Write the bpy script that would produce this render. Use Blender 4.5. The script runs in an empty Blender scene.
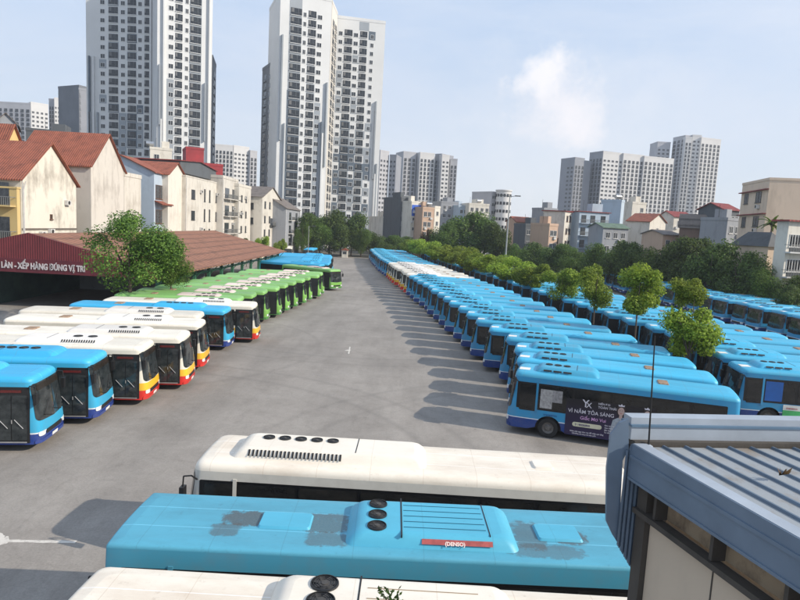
import bpy, math, random
from mathutils import Vector, Matrix, Euler
random.seed(7)
PI = math.pi
R = math.radians
sc = bpy.context.scene
col = sc.collection
H = 9.5
F, TH, ROLL = 610.0, R(6.8), R(3.0)

# ------------------------------------------------------------------ survey helpers (photo sight lines -> world points at a real distance)
def ray(px, py):
    u, v = px-400, 300-py
    c, s = math.cos(ROLL), math.sin(ROLL)
    u, v = c*u-s*v, s*u+c*v
    return Vector((u, F*math.cos(TH)+v*math.sin(TH), -F*math.sin(TH)+v*math.cos(TH)))
def at(px, py, Y):
    r = ray(px, py); t = Y/r.y
    return Vector((r.x*t, Y, H+r.z*t))
def onz(px, py, z):
    r = ray(px, py); t = (z-H)/r.z
    return Vector((r.x*t, r.y*t, z))

# ------------------------------------------------------------------ materials
MATS = {}
def lin(r, g, b):
    f = lambda c: ((c/255+.055)/1.055)**2.4 if c > 10 else c/255/12.92
    return (f(r), f(g), f(b))
class NT:
    def __init__(s, name):
        m = bpy.data.materials.new(name); m.use_nodes = True
        s.m = m; s.n = m.node_tree.nodes; s.l = m.node_tree.links
        s.b = s.n['Principled BSDF']
    def node(s, t, **kw):
        n = s.n.new(t)
        for k, v in kw.items():
            if k in n.inputs: n.inputs[k].default_value = v
            else: setattr(n, k, v)
        return n
    def link(s, a, b): s.l.new(a, b)
    def noise(s, scale, detail=4, rough=.6, coord='Object', stretch=None, dist=0):
        tc = s.node('ShaderNodeTexCoord'); out = tc.outputs[coord]
        if stretch:
            mp = s.node('ShaderNodeMapping'); mp.inputs['Scale'].default_value = stretch
            s.link(out, mp.inputs['Vector']); out = mp.outputs[0]
        n = s.node('ShaderNodeTexNoise', Scale=scale, Detail=detail, Roughness=rough, Distortion=dist)
        s.link(out, n.inputs['Vector']); return n.outputs['Fac']
    def ramp(s, fac, stops, interp='LINEAR'):
        r = s.node('ShaderNodeValToRGB'); cr = r.color_ramp; cr.interpolation = interp
        while len(cr.elements) < len(stops): cr.elements.new(1)
        for e, (p, c) in zip(cr.elements, stops):
            e.position = p; e.color = (c[0], c[1], c[2], 1) if hasattr(c, '__len__') else (c, c, c, 1)
        s.link(fac, r.inputs['Fac']); return r.outputs['Color']
    def mix(s, fac, a, b, mode='MIX'):
        m = s.node('ShaderNodeMix', data_type='RGBA', blend_type=mode)
        for i, v in ((0, fac), (6, a), (7, b)):
            if isinstance(v, (int, float)): m.inputs[i].default_value = v
            elif isinstance(v, tuple): m.inputs[i].default_value = (v[0], v[1], v[2], 1)
            else: s.link(v, m.inputs[i])
        return m.outputs[2]
    def math(s, op, a, b=None, c=None, clamp=False):
        m = s.node('ShaderNodeMath', operation=op); m.use_clamp = clamp
        for i, v in enumerate((a, b, c)):
            if v is None: continue
            if isinstance(v, (int, float)): m.inputs[i].default_value = v
            else: s.link(v, m.inputs[i])
        return m.outputs[0]
    def xyz(s, coord='Object'):
        tc = s.node('ShaderNodeTexCoord'); x = s.node('ShaderNodeSeparateXYZ')
        s.link(tc.outputs[coord], x.inputs[0]); return x.outputs
    def bump(s, h, strength=.3, dist=.02):
        b = s.node('ShaderNodeBump', Strength=strength, Distance=dist)
        s.link(h, b.inputs['Height']); s.link(b.outputs[0], s.b.inputs['Normal'])
def mat(name, c, rough=.5, metal=0., var=.15, scale=2., bump=0., spec=.5, fine=0.):
    if name in MATS: return MATS[name]
    t = NT(name)
    lo = tuple(x*(1-var) for x in c); hi = tuple(min(1, x*(1+var)) for x in c)
    n = t.noise(scale)
    cc = t.ramp(n, [(.3, lo), (.7, hi)])
    if fine:
        cc = t.mix(fine, cc, t.ramp(t.noise(scale*14, 3), [(.3, .3), (.7, 1.)]), 'MULTIPLY')
    t.link(cc, t.b.inputs['Base Color'])
    t.b.inputs['Roughness'].default_value = rough; t.b.inputs['Metallic'].default_value = metal
    t.b.inputs['Specular IOR Level'].default_value = spec
    if bump: t.bump(t.noise(scale*8, 4), bump)
    MATS[name] = t.m; return t.m
def stained(name, c, stain, amt=.5, scale=1.2, rough=.8, stretch=(1, 1, .35), var=.08):
    if name in MATS: return MATS[name]
    t = NT(name)
    n = t.noise(scale, 8, .65, stretch=stretch)
    m = t.ramp(n, [(.5, 0.), (.72, amt)])
    base = t.ramp(t.noise(scale*.5, 3), [(.3, tuple(x*(1-var) for x in c)), (.7, c)])
    t.link(t.mix(m, base, stain), t.b.inputs['Base Color'])
    t.b.inputs['Roughness'].default_value = rough
    t.bump(t.noise(scale*20, 4), .15)
    MATS[name] = t.m; return t.m

def livery(name, stops, rough=.32, dirt=.25):
    """painted bus body: horizontal colour zones + road dirt low down"""
    t = NT(name); x = t.xyz()
    zc = t.ramp(t.math('DIVIDE', x[2], 3.3), [(z/3.3, c) for z, c in stops], 'CONSTANT')
    oi = t.node('ShaderNodeObjectInfo')
    v = t.math('MULTIPLY_ADD', oi.outputs['Random'], .22, .86)
    cc = t.mix(1., zc, v, 'MULTIPLY')
    d = t.ramp(t.noise(1.3, 8, .7), [(.45, 0.), (.75, dirt)])
    cc = t.mix(d, cc, (.22, .19, .16))
    t.link(cc, t.b.inputs['Base Color']); t.b.inputs['Roughness'].default_value = rough
    MATS[name] = t.m; return t.m
def roofpaint(name, c, dirt=(.16, .14, .12), amt=.35, rough=.5, seams=True, boxes=(), rust=(.05, .045, .04), varr=.16):
    t = NT(name); x = t.xyz()
    oi = t.node('ShaderNodeObjectInfo')
    v = t.math('MULTIPLY_ADD', oi.outputs['Random'], varr*2, 1-varr)
    tc = t.node('ShaderNodeTexCoord'); ad = t.node('ShaderNodeVectorMath', operation='ADD')
    off = t.node('ShaderNodeCombineXYZ'); r20 = t.math('MULTIPLY', oi.outputs['Random'], 37.)
    t.link(r20, off.inputs[0]); t.link(r20, off.inputs[1])
    t.link(tc.outputs['Object'], ad.inputs[0]); t.link(off.outputs[0], ad.inputs[1])
    def nz(scale, detail, rg, st=(1, 1, 1)):
        mp = t.node('ShaderNodeMapping'); mp.inputs['Scale'].default_value = st
        t.link(ad.outputs[0], mp.inputs['Vector'])
        n = t.node('ShaderNodeTexNoise', Scale=scale, Detail=detail, Roughness=rg)
        t.link(mp.outputs[0], n.inputs['Vector']); return n.outputs['Fac']
    cc = t.mix(1., c, v, 'MULTIPLY')
    cc = t.mix(t.ramp(nz(.8, 8, .7, (.6, 1.6, 1)), [(.42, 0.), (.8, amt)]), cc, dirt)
    cc = t.mix(t.ramp(nz(6, 6, .7, (1, 1, 1)), [(.6, 0.), (.78, amt*.9)]), cc, tuple(k*.6 for k in dirt))
    if seams:
        for s in (-.42, .42):
            m = t.math('LESS_THAN', t.math('ABSOLUTE', t.math('SUBTRACT', x[1], s)), .012)
            cc = t.mix(t.math('MULTIPLY', m, .45), cc, tuple(min(1, k*1.7+.1) for k in c))
    fr_ = t.math('ABSOLUTE', t.math('SUBTRACT', t.math('FRACT', t.math('DIVIDE', x[0], 1.42)), .5))
    cc = t.mix(t.math('MULTIPLY', t.math('LESS_THAN', fr_, .006), .28), cc, dirt)
    for (x0, x1, y0, y1, a) in boxes:      # patches where the paint is gone
        ex = t.math('MULTIPLY', t.math('SUBTRACT', x[0], (x0+x1)/2), 2/(x1-x0))
        ey = t.math('MULTIPLY', t.math('SUBTRACT', x[1], (y0+y1)/2), 2/(y1-y0))
        d = t.math('ADD', t.math('POWER', t.math('ABSOLUTE', ex), 4.), t.math('POWER', t.math('ABSOLUTE', ey), 4.))
        n = t.math('MULTIPLY', t.math('SUBTRACT', nz(5, 12, .74), .5), 3.4)
        k = t.math('ADD', t.math('SUBTRACT', .95, d), n, clamp=True)
        k = t.math('MULTIPLY', k, t.math('SUBTRACT', 2.2, d, clamp=True))
        k = t.ramp(k, [(.15, 0.), (.6, a)])
        cc = t.mix(k, cc, t.ramp(nz(22, 6, .8), [(.35, tuple(q*.7 for q in rust)), (.65, tuple(q*1.5 for q in rust))]))
    t.link(cc, t.b.inputs['Base Color']); t.b.inputs['Roughness'].default_value = rough
    t.bump(nz(2.2, 3, .5), .12, .03)
    return t.m
def glass(name, c=(.012, .014, .016), rough=.06, mottled=(.06, .055, .05)):
    t = NT(name)
    n = t.noise(1.7, 5, .7, stretch=(1, 1, 1.6))
    t.link(t.ramp(n, [(.35, c), (.8, mottled)]), t.b.inputs['Base Color'])
    t.b.inputs['Roughness'].default_value = rough
    t.b.inputs['Specular IOR Level'].default_value = .5
    MATS[name] = t.m; return t.m

black = mat('black_plastic', (.012, .012, .013), .45)
rubber = mat('rubber', (.02, .02, .02), .85)
rimgrey = mat('rim_grey', (.16, .15, .14), .5, .3, .4, 12)
darkmetal = mat('dark_metal', (.03, .03, .03), .5, .5)
busglass = glass('bus_glass', (.010, .011, .012), .06, (.035, .033, .03))
frontglass = glass('windscreen_glass', (.010, .014, .016), .05, (.06, .068, .07))
lampmat = mat('headlight_glass', (.6, .62, .62), .1)
redlamp = mat('red_lamp', (.4, .01, .01), .2)
whitepaper = mat('white_plate', (.72, .7, .66), .6, 0, .1, 4)
silver = mat('silver_rail', (.45, .45, .45), .35, .6)
brownhatch = mat('brown_hatch', (.3, .2, .13), .7, 0, .4, 6)

# ------------------------------------------------------------------ mesh builder
class MB:
    def __init__(s): s.v = []; s.f = []; s.mi = []
    def quad(s, a, b, c, d, m=0):
        i = len(s.v); s.v += [tuple(a), tuple(b), tuple(c), tuple(d)]; s.f.append((i, i+1, i+2, i+3)); s.mi.append(m); return s
    def poly(s, pts, m=0):
        i = len(s.v); s.v += [tuple(p) for p in pts]; s.f.append(tuple(range(i, i+len(pts)))); s.mi.append(m); return s
    def box(s, x0, x1, y0, y1, z0, z1, m=0, M=None):
        p = [(x, y, z) for z in (z0, z1) for x, y in ((x0, y0), (x1, y0), (x1, y1), (x0, y1))]
        if M is not None: p = [tuple(M @ Vector(q)) for q in p]
        i = len(s.v); s.v += p
        for q in ((3, 2, 1, 0), (4, 5, 6, 7), (0, 1, 5, 4), (1, 2, 6, 5), (2, 3, 7, 6), (3, 0, 4, 7)):
            s.f.append(tuple(i+k for k in q)); s.mi.append(m)
        return s
    def prism(s, poly, axis, a, b, m=0):
        """extrude a 2-D polygon along an axis (x|y|z) from a to b"""
        def P(u, v, w):
            return {'x': (w, u, v), 'y': (u, w, v), 'z': (u, v, w)}[axis]
        i = len(s.v); n = len(poly)
        s.v += [P(u, v, a) for u, v in poly]+[P(u, v, b) for u, v in poly]
        s.f.append(tuple(range(i, i+n))); s.f.append(tuple(range(i+2*n-1, i+n-1, -1))); s.mi += [m, m]
        for k in range(n):
            s.f.append((i+k, i+n+k, i+n+(k+1) % n, i+(k+1) % n)); s.mi.append(m)
        return s
    def tube(s, p, q, r, r2=None, n=8, m=0, caps=True):
        p, q = Vector(p), Vector(q); r2 = r if r2 is None else r2
        d = (q-p).normalized(); a = d.orthogonal().normalized(); b = d.cross(a)
        i = len(s.v)
        for c, rr in ((p, r), (q, r2)):
            for k in range(n):
                t = 2*PI*k/n; s.v.append(tuple(c+a*math.cos(t)*rr+b*math.sin(t)*rr))
        for k in range(n):
            s.f.append((i+k, i+(k+1) % n, i+n+(k+1) % n, i+n+k)); s.mi.append(m)
        if caps:
            s.f.append(tuple(i+k for k in reversed(range(n)))); s.f.append(tuple(i+n+k for k in range(n))); s.mi += [m, m]
        return s
    def path(s, pts, r, n=6, m=0):
        for a, b in zip(pts, pts[1:]): s.tube(a, b, r, n=n, m=m)
        return s
    def lathe(s, prof, c, axis='y', n=28, m=0):
        """prof: (radius, offset along axis)"""
        i = len(s.v); k = len(prof)
        for j in range(n):
            t = 2*PI*j/n; ct, st = math.cos(t), math.sin(t)
            for r, h in prof:
                if axis == 'y': s.v.append((c[0]+r*ct, c[1]+h, c[2]+r*st))
                else: s.v.append((c[0]+r*ct, c[1]+r*st, c[2]+h))
        for j in range(n):
            for q in range(k-1):
                a = i+j*k+q; b = i+((j+1) % n)*k+q
                s.f.append((a, b, b+1, a+1)); s.mi.append(m)
        return s
    def grid(s, rows, m=0, closed=False):
        i = len(s.v); w = len(rows[0])
        for r in rows: s.v += [tuple(p) for p in r]
        for a in range(len(rows)-1):
            for b in range(w if closed else w-1):
                c = (b+1) % w
                s.f.append((i+a*w+b, i+a*w+c, i+(a+1)*w+c, i+(a+1)*w+b)); s.mi.append(m)
        return s
    def add(s, o, M=None, dm=0):
        i = len(s.v)
        s.v += [tuple(M @ Vector(p)) for p in o.v] if M is not None else o.v
        s.f += [tuple(i+k for k in f) for f in o.f]; s.mi += [k+dm for k in o.mi]
        return s
    def mesh(s, name, mats, smooth=None):
        me = bpy.data.meshes.new(name); me.from_pydata(s.v, [], s.f)
        if not isinstance(mats, (list, tuple)): mats = [mats]
        for m in mats: me.materials.append(m)
        me.polygons.foreach_set('material_index', s.mi)
        if smooth is not None:
            me.polygons.foreach_set('use_smooth', [True]*len(me.polygons))
            me.set_sharp_from_angle(angle=R(smooth))
        me.update()
        return me
    def obj(s, name, mats, parent=None, smooth=None):
        return link(name, s.mesh(name, mats, smooth), parent)
def link(name, me, parent=None, loc=None, rot=None):
    o = bpy.data.objects.new(name, me); col.objects.link(o); o.parent = parent
    if loc is not None: o.location = loc
    if rot is not None: o.rotation_euler = rot
    return o
def tag(o, label=None, cat=None, group=None, kind=None):
    for k, v in (('label', label), ('category', cat), ('group', group), ('kind', kind)):
        if v: o[k] = v
    return o
def thing(name, loc, rz, label, cat, group=None):
    o = link(name, None, None, loc, (0, 0, rz)); o.empty_display_size = .3
    return tag(o, label, cat, group)
def dup(o, loc=None, rz=None, parent=None, label=None, group=None, scale=None):
    c = o.copy(); col.objects.link(c); c.parent = parent
    for ch in list(o.children): dup(ch, parent=c)
    if loc is not None: c.location = loc
    if rz is not None: c.rotation_euler = (0, 0, rz)
    if scale is not None: c.scale = scale
    if label: c['label'] = label
    if group: c['group'] = group
    return c
def struct(name, mb, m, smooth=None):
    return tag(mb.obj(name, m, None, smooth), kind='structure')
ORD = ['first', 'second', 'third', 'fourth', 'fifth', 'sixth', 'seventh', 'eighth', 'ninth', 'tenth', 'eleventh', 'twelfth', 'thirteenth', 'fourteenth', 'fifteenth', 'sixteenth', 'seventeenth', 'eighteenth', 'nineteenth', 'twentieth']
ORD += ['twenty-'+w for w in ORD[:9]]+['thirtieth']+['thirty-'+w for w in ORD[:9]]+['fortieth']+['forty-'+w for w in ORD[:9]]+['fiftieth']

FONTC = {}
def text_mb(body, size, depth=.006, bold=0.):
    c = bpy.data.curves.new('lettering', 'FONT'); c.body = body; c.size = size; c.extrude = depth/2; c.offset = bold; c.resolution_u = 3
    o = bpy.data.objects.new('lettering', c); col.objects.link(o)
    dg = bpy.context.evaluated_depsgraph_get(); dg.update()
    me = bpy.data.meshes.new_from_object(o.evaluated_get(dg))
    mb = MB(); mb.v = [tuple(v.co) for v in me.vertices]; mb.f = [tuple(p.vertices) for p in me.polygons]; mb.mi = [0]*len(mb.f)
    bpy.data.objects.remove(o); bpy.data.curves.remove(c); bpy.data.meshes.remove(me)
    return mb
# ------------------------------------------------------------------ the bus
# local frame: nose at x = 0 facing -x, rear at x = L, driver's (left) side at -y, doors at +y
class Shell:
    def __init__(s, L, W, zt=2.80, rr=.20, rise=.20, rc=.34, lean=.26, bow=.05):
        s.L, s.W, s.zt, s.rr, s.rise, s.rc, s.lean, s.bow = L, W, zt, rr, rise, rc, lean, bow
    def w(s, z): return s.W/2-.05*max(0, (z-1.0)/1.7)
    def lf(s, z): return s.lean*max(0, (z-.9)/1.85)**1.2 if z > .9 else .04*max(0, (.6-z)/.3)
    def lr(s, z): return .08*max(0, (z-.9)/1.85)
    def side(s, sg, x, z, off=0, d=0): return (x, sg*(s.w(z)-d+off), z)
    def end(s, t, z, off=0, d=0, rear=False):
        w = s.w(z)-d; rc = s.rc if not rear else .26
        half = w-rc; tot = half+rc*PI/2; q = abs(t)*tot; sg = 1 if t >= 0 else -1
        if q <= half: y = q; dx = s.bow*(y/w)**2; nx, ny = 1, 0
        else:
            a = (q-half)/rc; y = half+rc*math.sin(a); dx = s.bow*(half/w)**2+(rc-s.bow*.5)*(1-math.cos(a)); nx, ny = math.cos(a), math.sin(a)
        fx = (s.lr(z) if rear else s.lf(z))+d+dx
        x = (s.L-fx+off*nx) if rear else (fx-off*nx)
        return (x, sg*(y+off*ny), z)
    def xs(s, axles, Ra):
        a = s.rc+s.lean+s.rr+.24; b = s.L-s.rr-.66
        n = int((b-a)/.45); L = [a+(b-a)*i/n for i in range(n+1)]
        for ax in axles:
            L = [x for x in L if abs(x-ax) > Ra+.05]+[ax+Ra*math.cos(PI*i/12) for i in range(13)]
        return sorted(L)
    def ring(s, z, d=0, zf=None, xs=()):
        r = []
        w_ = s.w(z)-d
        def ts(rc):
            a = rc*PI/2; tot = w_-rc+a; h_ = (w_-rc)/tot
            return [-1+(1-h_)*i/4 for i in range(4)]+[-h_+2*h_*i/6 for i in range(7)]+[h_+(1-h_)*(i+1)/4 for i in range(4)]
        tf, tr = ts(s.rc), ts(.26)
        for q in tf: r.append(s.end(q, z, 0, d))
        for x in xs: r.append(s.side(1, x, zf(x) if zf else z, 0, d))
        for q in reversed(tr): r.append(s.end(q, z, 0, d, True))
        for x in reversed(xs): r.append(s.side(-1, x, zf(x) if zf else z, 0, d))
        return r
    def patch(s, kind, u0, u1, z0, z1, off=.01, rnd=.0, nu=10, sg=1, th=.02, slant=0):
        """a panel that follows the shell: kind side (u = x) or end (u = t)"""
        zs = [z0, z1]
        nz = 5
        base = [i/nz for i in range(nz+1)]
        if rnd:
            k = rnd/(z1-z0); base = [0, k*.13, k*.5, k]+[k+(1-2*k)*i/4 for i in range(1, 4)]+[1-k, 1-k*.5, 1-k*.13, 1]
        rows = []
        uu = (lambda du: du) if kind == 'side' else (lambda du: du/(s.W*.5+.2))
        for b in base:
            z = z0+(z1-z0)*b; ins = 0
            if rnd:
                e = min(z-z0, z1-z)
                if e < rnd: ins = rnd*(1-math.sqrt(max(0, 1-(1-e/rnd)**2)))
            a, c = u0+uu(ins), u1-uu(ins)
            row = []
            for i in range(nu+1):
                u = a+(c-a)*i/nu
                zz = z+slant*(1-b)*(abs(u) if kind != 'side' else 0)
                row.append((u, zz))
            rows.append(row)
        def P(u, z, o):
            if kind == 'side': return s.side(sg, u, z, o)
            return s.end(u, z, o, 0, kind == 'rear')
        mb = MB()
        g = [[P(u, z, off) for u, z in r] for r in rows]
        mb.grid(g)
        # rim back to the shell
        loop = [(r, 0) for r in range(len(rows))]+[(len(rows)-1, c) for c in range(1, nu+1)]+[(r, nu) for r in range(len(rows)-2, -1, -1)]+[(0, c) for c in range(nu-1, -1, -1)]
        outer = [g[r][c] for r, c in loop]
        inner = [P(rows[r][c][0], rows[r][c][1], off-th) for r, c in loop]
        mb.grid([outer, inner])
        return mb

def hump(mb, x0, x1, hw, z0, h, sf, sr, ss, rc=.18, m=0, n=5, bulge=True):
    """rounded low cover (roof air conditioner, hatch)"""
    def ring(i0, i1, iy, z):
        pts = []
        X0, X1, Y = x0+i0, x1-i1, hw-iy
        r = min(rc, Y*.6)
        for cx, cy, a0 in ((X1-r, Y-r, 0), (X0+r, Y-r, 90), (X0+r, -Y+r, 180), (X1-r, -Y+r, 270)):
            for k in range(n):
                a = R(a0+90*k/(n-1)); pts.append((cx+r*math.cos(a), cy+r*math.sin(a), z))
        return pts
    prof = [(0, 0), (.35, .55), (.7, .85), (1, .97), (1.25, 1)] if bulge else [(0, 0), (1, .9), (1.15, 1)]
    rows = [ring(sf*a, sr*a, ss*a, z0+h*b) for a, b in prof]
    mb.grid(rows, m, closed=True)
    mb.poly(rows[-1], m)
    return mb

def fan_mesh(r):
    mb = MB(); n = 24
    mb.lathe([(r, 0), (r*.98, .035), (r*.9, .04), (r*.88, .012)], (0, 0, 0), 'z', n, 0)
    mb.lathe([(r*.88, .012), (.001, .012)], (0, 0, 0), 'z', n, 1)
    mb.lathe([(r*.25, .014), (r*.24, .034), (.001, .036)], (0, 0, 0), 'z', 14, 2)
    for q in (.42, .58, .74): mb.lathe([(r*q, .026), (r*q+.008, .032), (r*q+.016, .026)], (0, 0, 0), 'z', n, 0)
    for k in range(7):
        a = 2*PI*k/7
        M = Matrix.Rotation(a, 4, 'Z')
        mb.quad(*[M @ Vector(p) for p in ((r*.22, -.03, .016), (r*.85, -.02, .016), (r*.82, r*.3, .024), (r*.22, .06, .024))], 2)
    return mb.mesh('fan', [black, mat('fan_well', (.006, .006, .006), .9), mat('fan_grey', (.06, .055, .05), .6)], 40)

def make_bus(name, L=10.05, W=2.46, body=None, roof=None, ac=(1.0, 4.1, .8, .24), ac_mat=None, fans=None, fan_r=.17, slots=True,
             hatches=((6.9, .42, .5),), plate=True, shell=None, lite=False, axles=(2.0, None), label='', slot_n=3, front='blue',
             hatch_mat=None, skirt_z=.34, pillar=True, dark_front=False, detail=False, slot_x0=.42, slot_span=None, ac_seam=.64, mirrors=(-1, 1), mlen=.32):
    ax = (axles[0], axles[1] or L-2.75); Rw, Ra = .48, .60
    S = shell or Shell(L, W)
    root = thing(name, (0, 0, 0), 0, label, 'bus')
    xs = S.xs(ax, Ra)
    def zl(x):
        for a in ax:
            if abs(x-a) < Ra+1e-6: return max(skirt_z, .46+math.sqrt(max(0, Ra*Ra-(x-a)**2)))
        return skirt_z
    mb = MB(); rows = []
    for k in (0, .25, .5, .75, 1):
        rows.append(S.ring(skirt_z+(1.12-skirt_z)*k, 0, lambda x: zl(x)+(1.12-zl(x))*k, xs))
    for z in (1.3, 1.6, 1.9, 2.2, 2.5, S.zt): rows.append(S.ring(z, xs=xs))
    mb.grid(rows, 0, closed=True)
    inner = [(p[0], p[1]*.94, p[2]+.02) for p in rows[0]]
    mb.grid([inner, rows[0]], 0, closed=True)
    mb.obj('body', body, root, 35)
    rb = MB(); rrows = []
    for i in range(7):
        a = PI/2*i/6; d = S.rr*(1-math.cos(a)); z = S.zt+S.rise*math.sin(a)
        rrows.append([(p[0], p[1], z) for p in S.ring(S.zt, d, xs=xs)])
    rrows.append([(p[0], p[1], S.zt+S.rise+.025) for p in S.ring(S.zt, S.rr+.2, xs=xs)])
    rb.grid(rrows, 0, closed=True); rb.poly(rrows[-1])
    rb.obj('roof', roof, root, 26)
    zr = S.zt+S.rise+.015
    # underbody and wheels
    ub = MB(); ub.box(.5, L-.4, -W/2+.38, W/2-.38, .3, 1.05)
    for a in ax: ub.box(a-.55, a+.55, -W/2+.06, W/2-.06, .98, 1.1)
    ub.obj('underbody', black, root)
    wm = MB(); wm.lathe([(.27, -.13), (.44, -.14), (Rw, -.09), (Rw, .09), (.44, .14), (.27, .13)], (0, 0, 0), 'y', 26)
    rm = MB(); rm.lathe([(.27, -.125), (.25, -.09), (.17, -.06), (.11, -.11), (.10, -.15), (.001, -.15)], (0, 0, 0), 'y', 20)
    wme, rme = wm.mesh('wheel', rubber, 40), rm.mesh('rim', rimgrey, 40)
    for a in ax:
        for sg in (-1, 1):
            w = link('wheel', wme, root, (a, sg*(W/2-.17), Rw), (0, 0, 0 if sg < 0 else PI))
            link('rim', rme, w)
    # glass
    ws = S.patch('end', -.86, .86, 1.18, 2.72, .012, .16, 16, slant=.10).obj('windshield', frontglass, root, 40)
    S.patch('end', -.7, .7, 2.42, 2.66, .02, .05, 12).obj('destination_sign', mat('sign_black', (.02, .016, .012), .25), root, 40)
    if not lite: S.patch('side', .7, 1.45, 2.40, 2.50, .028, .02, 1, 1).obj('route_display', mat('display_dark_red', (.10, .012, .01), .4, 0, .6, 30), root)
    x0 = .38+S.lf(2.4)*.4; x1 = L-.62
    for sg in (-1, 1):
        S.patch('side', x0 if sg < 0 else x0+1.35, x1, 1.3, 2.56, .008, .04, 4, sg).obj('window_band', mat('band_black', (.010, .010, .011), .3), root)
    cuts = [.46+S.lf(2.4)*.4, 1.42, 3.05, 4.7, 6.35, 8.0, x1-.05]
    if L > 10.8: cuts = cuts[:5]+[6.35, 7.9, 9.4, x1-.05]
    if not lite:
        for sg in (-1, 1):
            for i, (a, b) in enumerate(zip(cuts, cuts[1:])):
                if sg > 0 and (i == 0 or (5.0 < (a+b)/2 < 6.3 and 0)): continue
                S.patch('side', a+.05, b-.05, 1.38 if i else 1.22, 2.48, .016, .07, 2, sg).obj('window', busglass, root)
    S.patch('rear', -.78, .78, 1.5, 2.5, .012, .12, 10).obj('rear_window', busglass, root, 40)
    if pillar:
        p = MB()
        p.add(S.patch('side', 1.34, 1.44, 1.14, 2.62, .02, 0, 1, -1))
        p.obj('window_pillar', body, root)
    # doors on the right side
    for (a, b) in (((.50, 1.62),) if lite else ((.50, 1.62), (5.3, 6.6))):
        d = S.patch('side', a-.1, b+.08, .40, 2.62, .011, .03, 3, 1).obj('door', black, root)
        if not lite:
            m = (a+b)/2
            for p, q in ((a, m-.02), (m+.02, b)):
                S.patch('side', p, q, .52, 2.3, .03, .04, 2, 1).obj('door_leaf', frontglass, d)
            h = MB()
            for p in (a+.12, m+.12):
                h.tube(S.side(1, p, 1.0, .06), S.side(1, p+.32, 1.35, .06), .014)
            h.tube(S.side(1, m-.03, 1.2, .07), S.side(1, m-.03, 1.34, .07), .02)
            h.obj('door_handle', silver, d)
            st = MB().add(S.patch('side', a, b, .42, .47, .05, 0, 1, 1)); st.obj('door_sill', silver, d)
    # front
    bm = {'blue': None, 'white': None, 'green': None}
    S.patch('end', -.5, .5, .62, .80, .012, .05, 8).obj('grille', black, root)
    bp = MB().add(S.patch('end', -.9, .9, .36, .50, .035, .04, 14)); bp.obj('bumper', body, root, 40)
    for sg in (-1, 1):
        a, b = sorted((sg*.56, sg*.82))
        h = S.patch('end', a, b, .64, .82, .02, .06, 5).obj('headlight', lampmat, root, 40)
        a, b = sorted((sg*.84, sg*.97))
        S.patch('rear', a, b, .8, 1.3, .015, .03, 3).obj('tail_light', redlamp, root)
    S.patch('end', -.17, .17, .40, .52, .05, 0, 4).obj('number_plate', whitepaper, root)
    if not lite:
        wp = MB()
        for sg in (-.5, .12):
            wp.tube(S.end(sg, 1.24, .04), S.end(sg+.42, 1.42, .04), .014); wp.tube(S.end(sg+.42, 1.42, .05), S.end(sg+.1, 1.9, .04), .012)
        wp.obj('wiper', black, root)
    for sg in mirrors:
        m = MB(); p0 = Vector(S.end(sg*.93, 2.55, 0)); e = p0+Vector((-mlen, sg*.12, .12)); f = e+Vector((-.02, 0, -.28))
        m.path([p0, p0+Vector((-.12, sg*.1, .14)), e, f], .022, 6)
        g = MB(); g.box(-.06, .06, -.11, .11, -.42, 0)
        m.add(g, Matrix.Translation(f))
        m.obj('mirror', black, root)
    # roof furniture
    am = ac_mat or roof
    if ac:
        a0, a1, hw, hh = ac
        u = MB(); hump(u, a0, a1, hw, zr-.05, hh+.05, .34, .3, .22)
        acu = u.obj('air_conditioner', am, root, 45)
        if not lite or True:
            if slots:
                sspan = slot_span or (min(a1-a0, 3.4)-.8)*.62
                for sg in (-1, 1):
                    g = MB()
                    gap = .5 if slot_n > 5 else .82
                    for k in range(slot_n):
                        x = a0+slot_x0+k*sspan/slot_n
                        wd = gap*sspan/slot_n
                        y0, z0_ = hw-.02, zr+hh*.30; y1, z1_ = (hw-.15, zr+hh*.82) if slot_n > 5 else (hw-.08, zr+hh*.56)
                        g.quad((x, sg*(y0+.006), z0_+.006), (x+wd, sg*(y0+.006), z0_+.006), (x+wd, sg*(y1+.01), z1_+.01), (x, sg*(y1+.01), z1_+.01))
                    g.obj('grille', darkmetal, acu)
        if ac_seam:
            sm = MB(); xm = a0+(a1-a0)*ac_seam
            sm.box(xm, xm+.025, -hw+.24, hw-.24, zr+hh-.002, zr+hh+.006)
            sm.obj('seam', darkmetal, acu)
        fl = fans if fans is not None else [(a0+.62+.42*k, 0.05, fan_r) for k in range(3)]
        fm = {}
        for fx, fy, fr in fl:
            if fr not in fm: fm[fr] = fan_mesh(fr)
            link('fan', fm[fr], acu, (fx, fy, zr+hh-.004))
    for hx, hwid, hl in hatches:
        u = MB(); hump(u, hx-hl/2, hx+hl/2, hwid, zr-.02, .08, .04, .04, .04, .06, bulge=False)
        u.obj('roof_hatch', hatch_mat or brownhatch, root, 40)
    if plate:
        MB().box(.42, .92, -.62, -.1, zr-.03, zr+.012).obj('roof_plate', whitepaper, root)
    return root, S, zr

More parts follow.
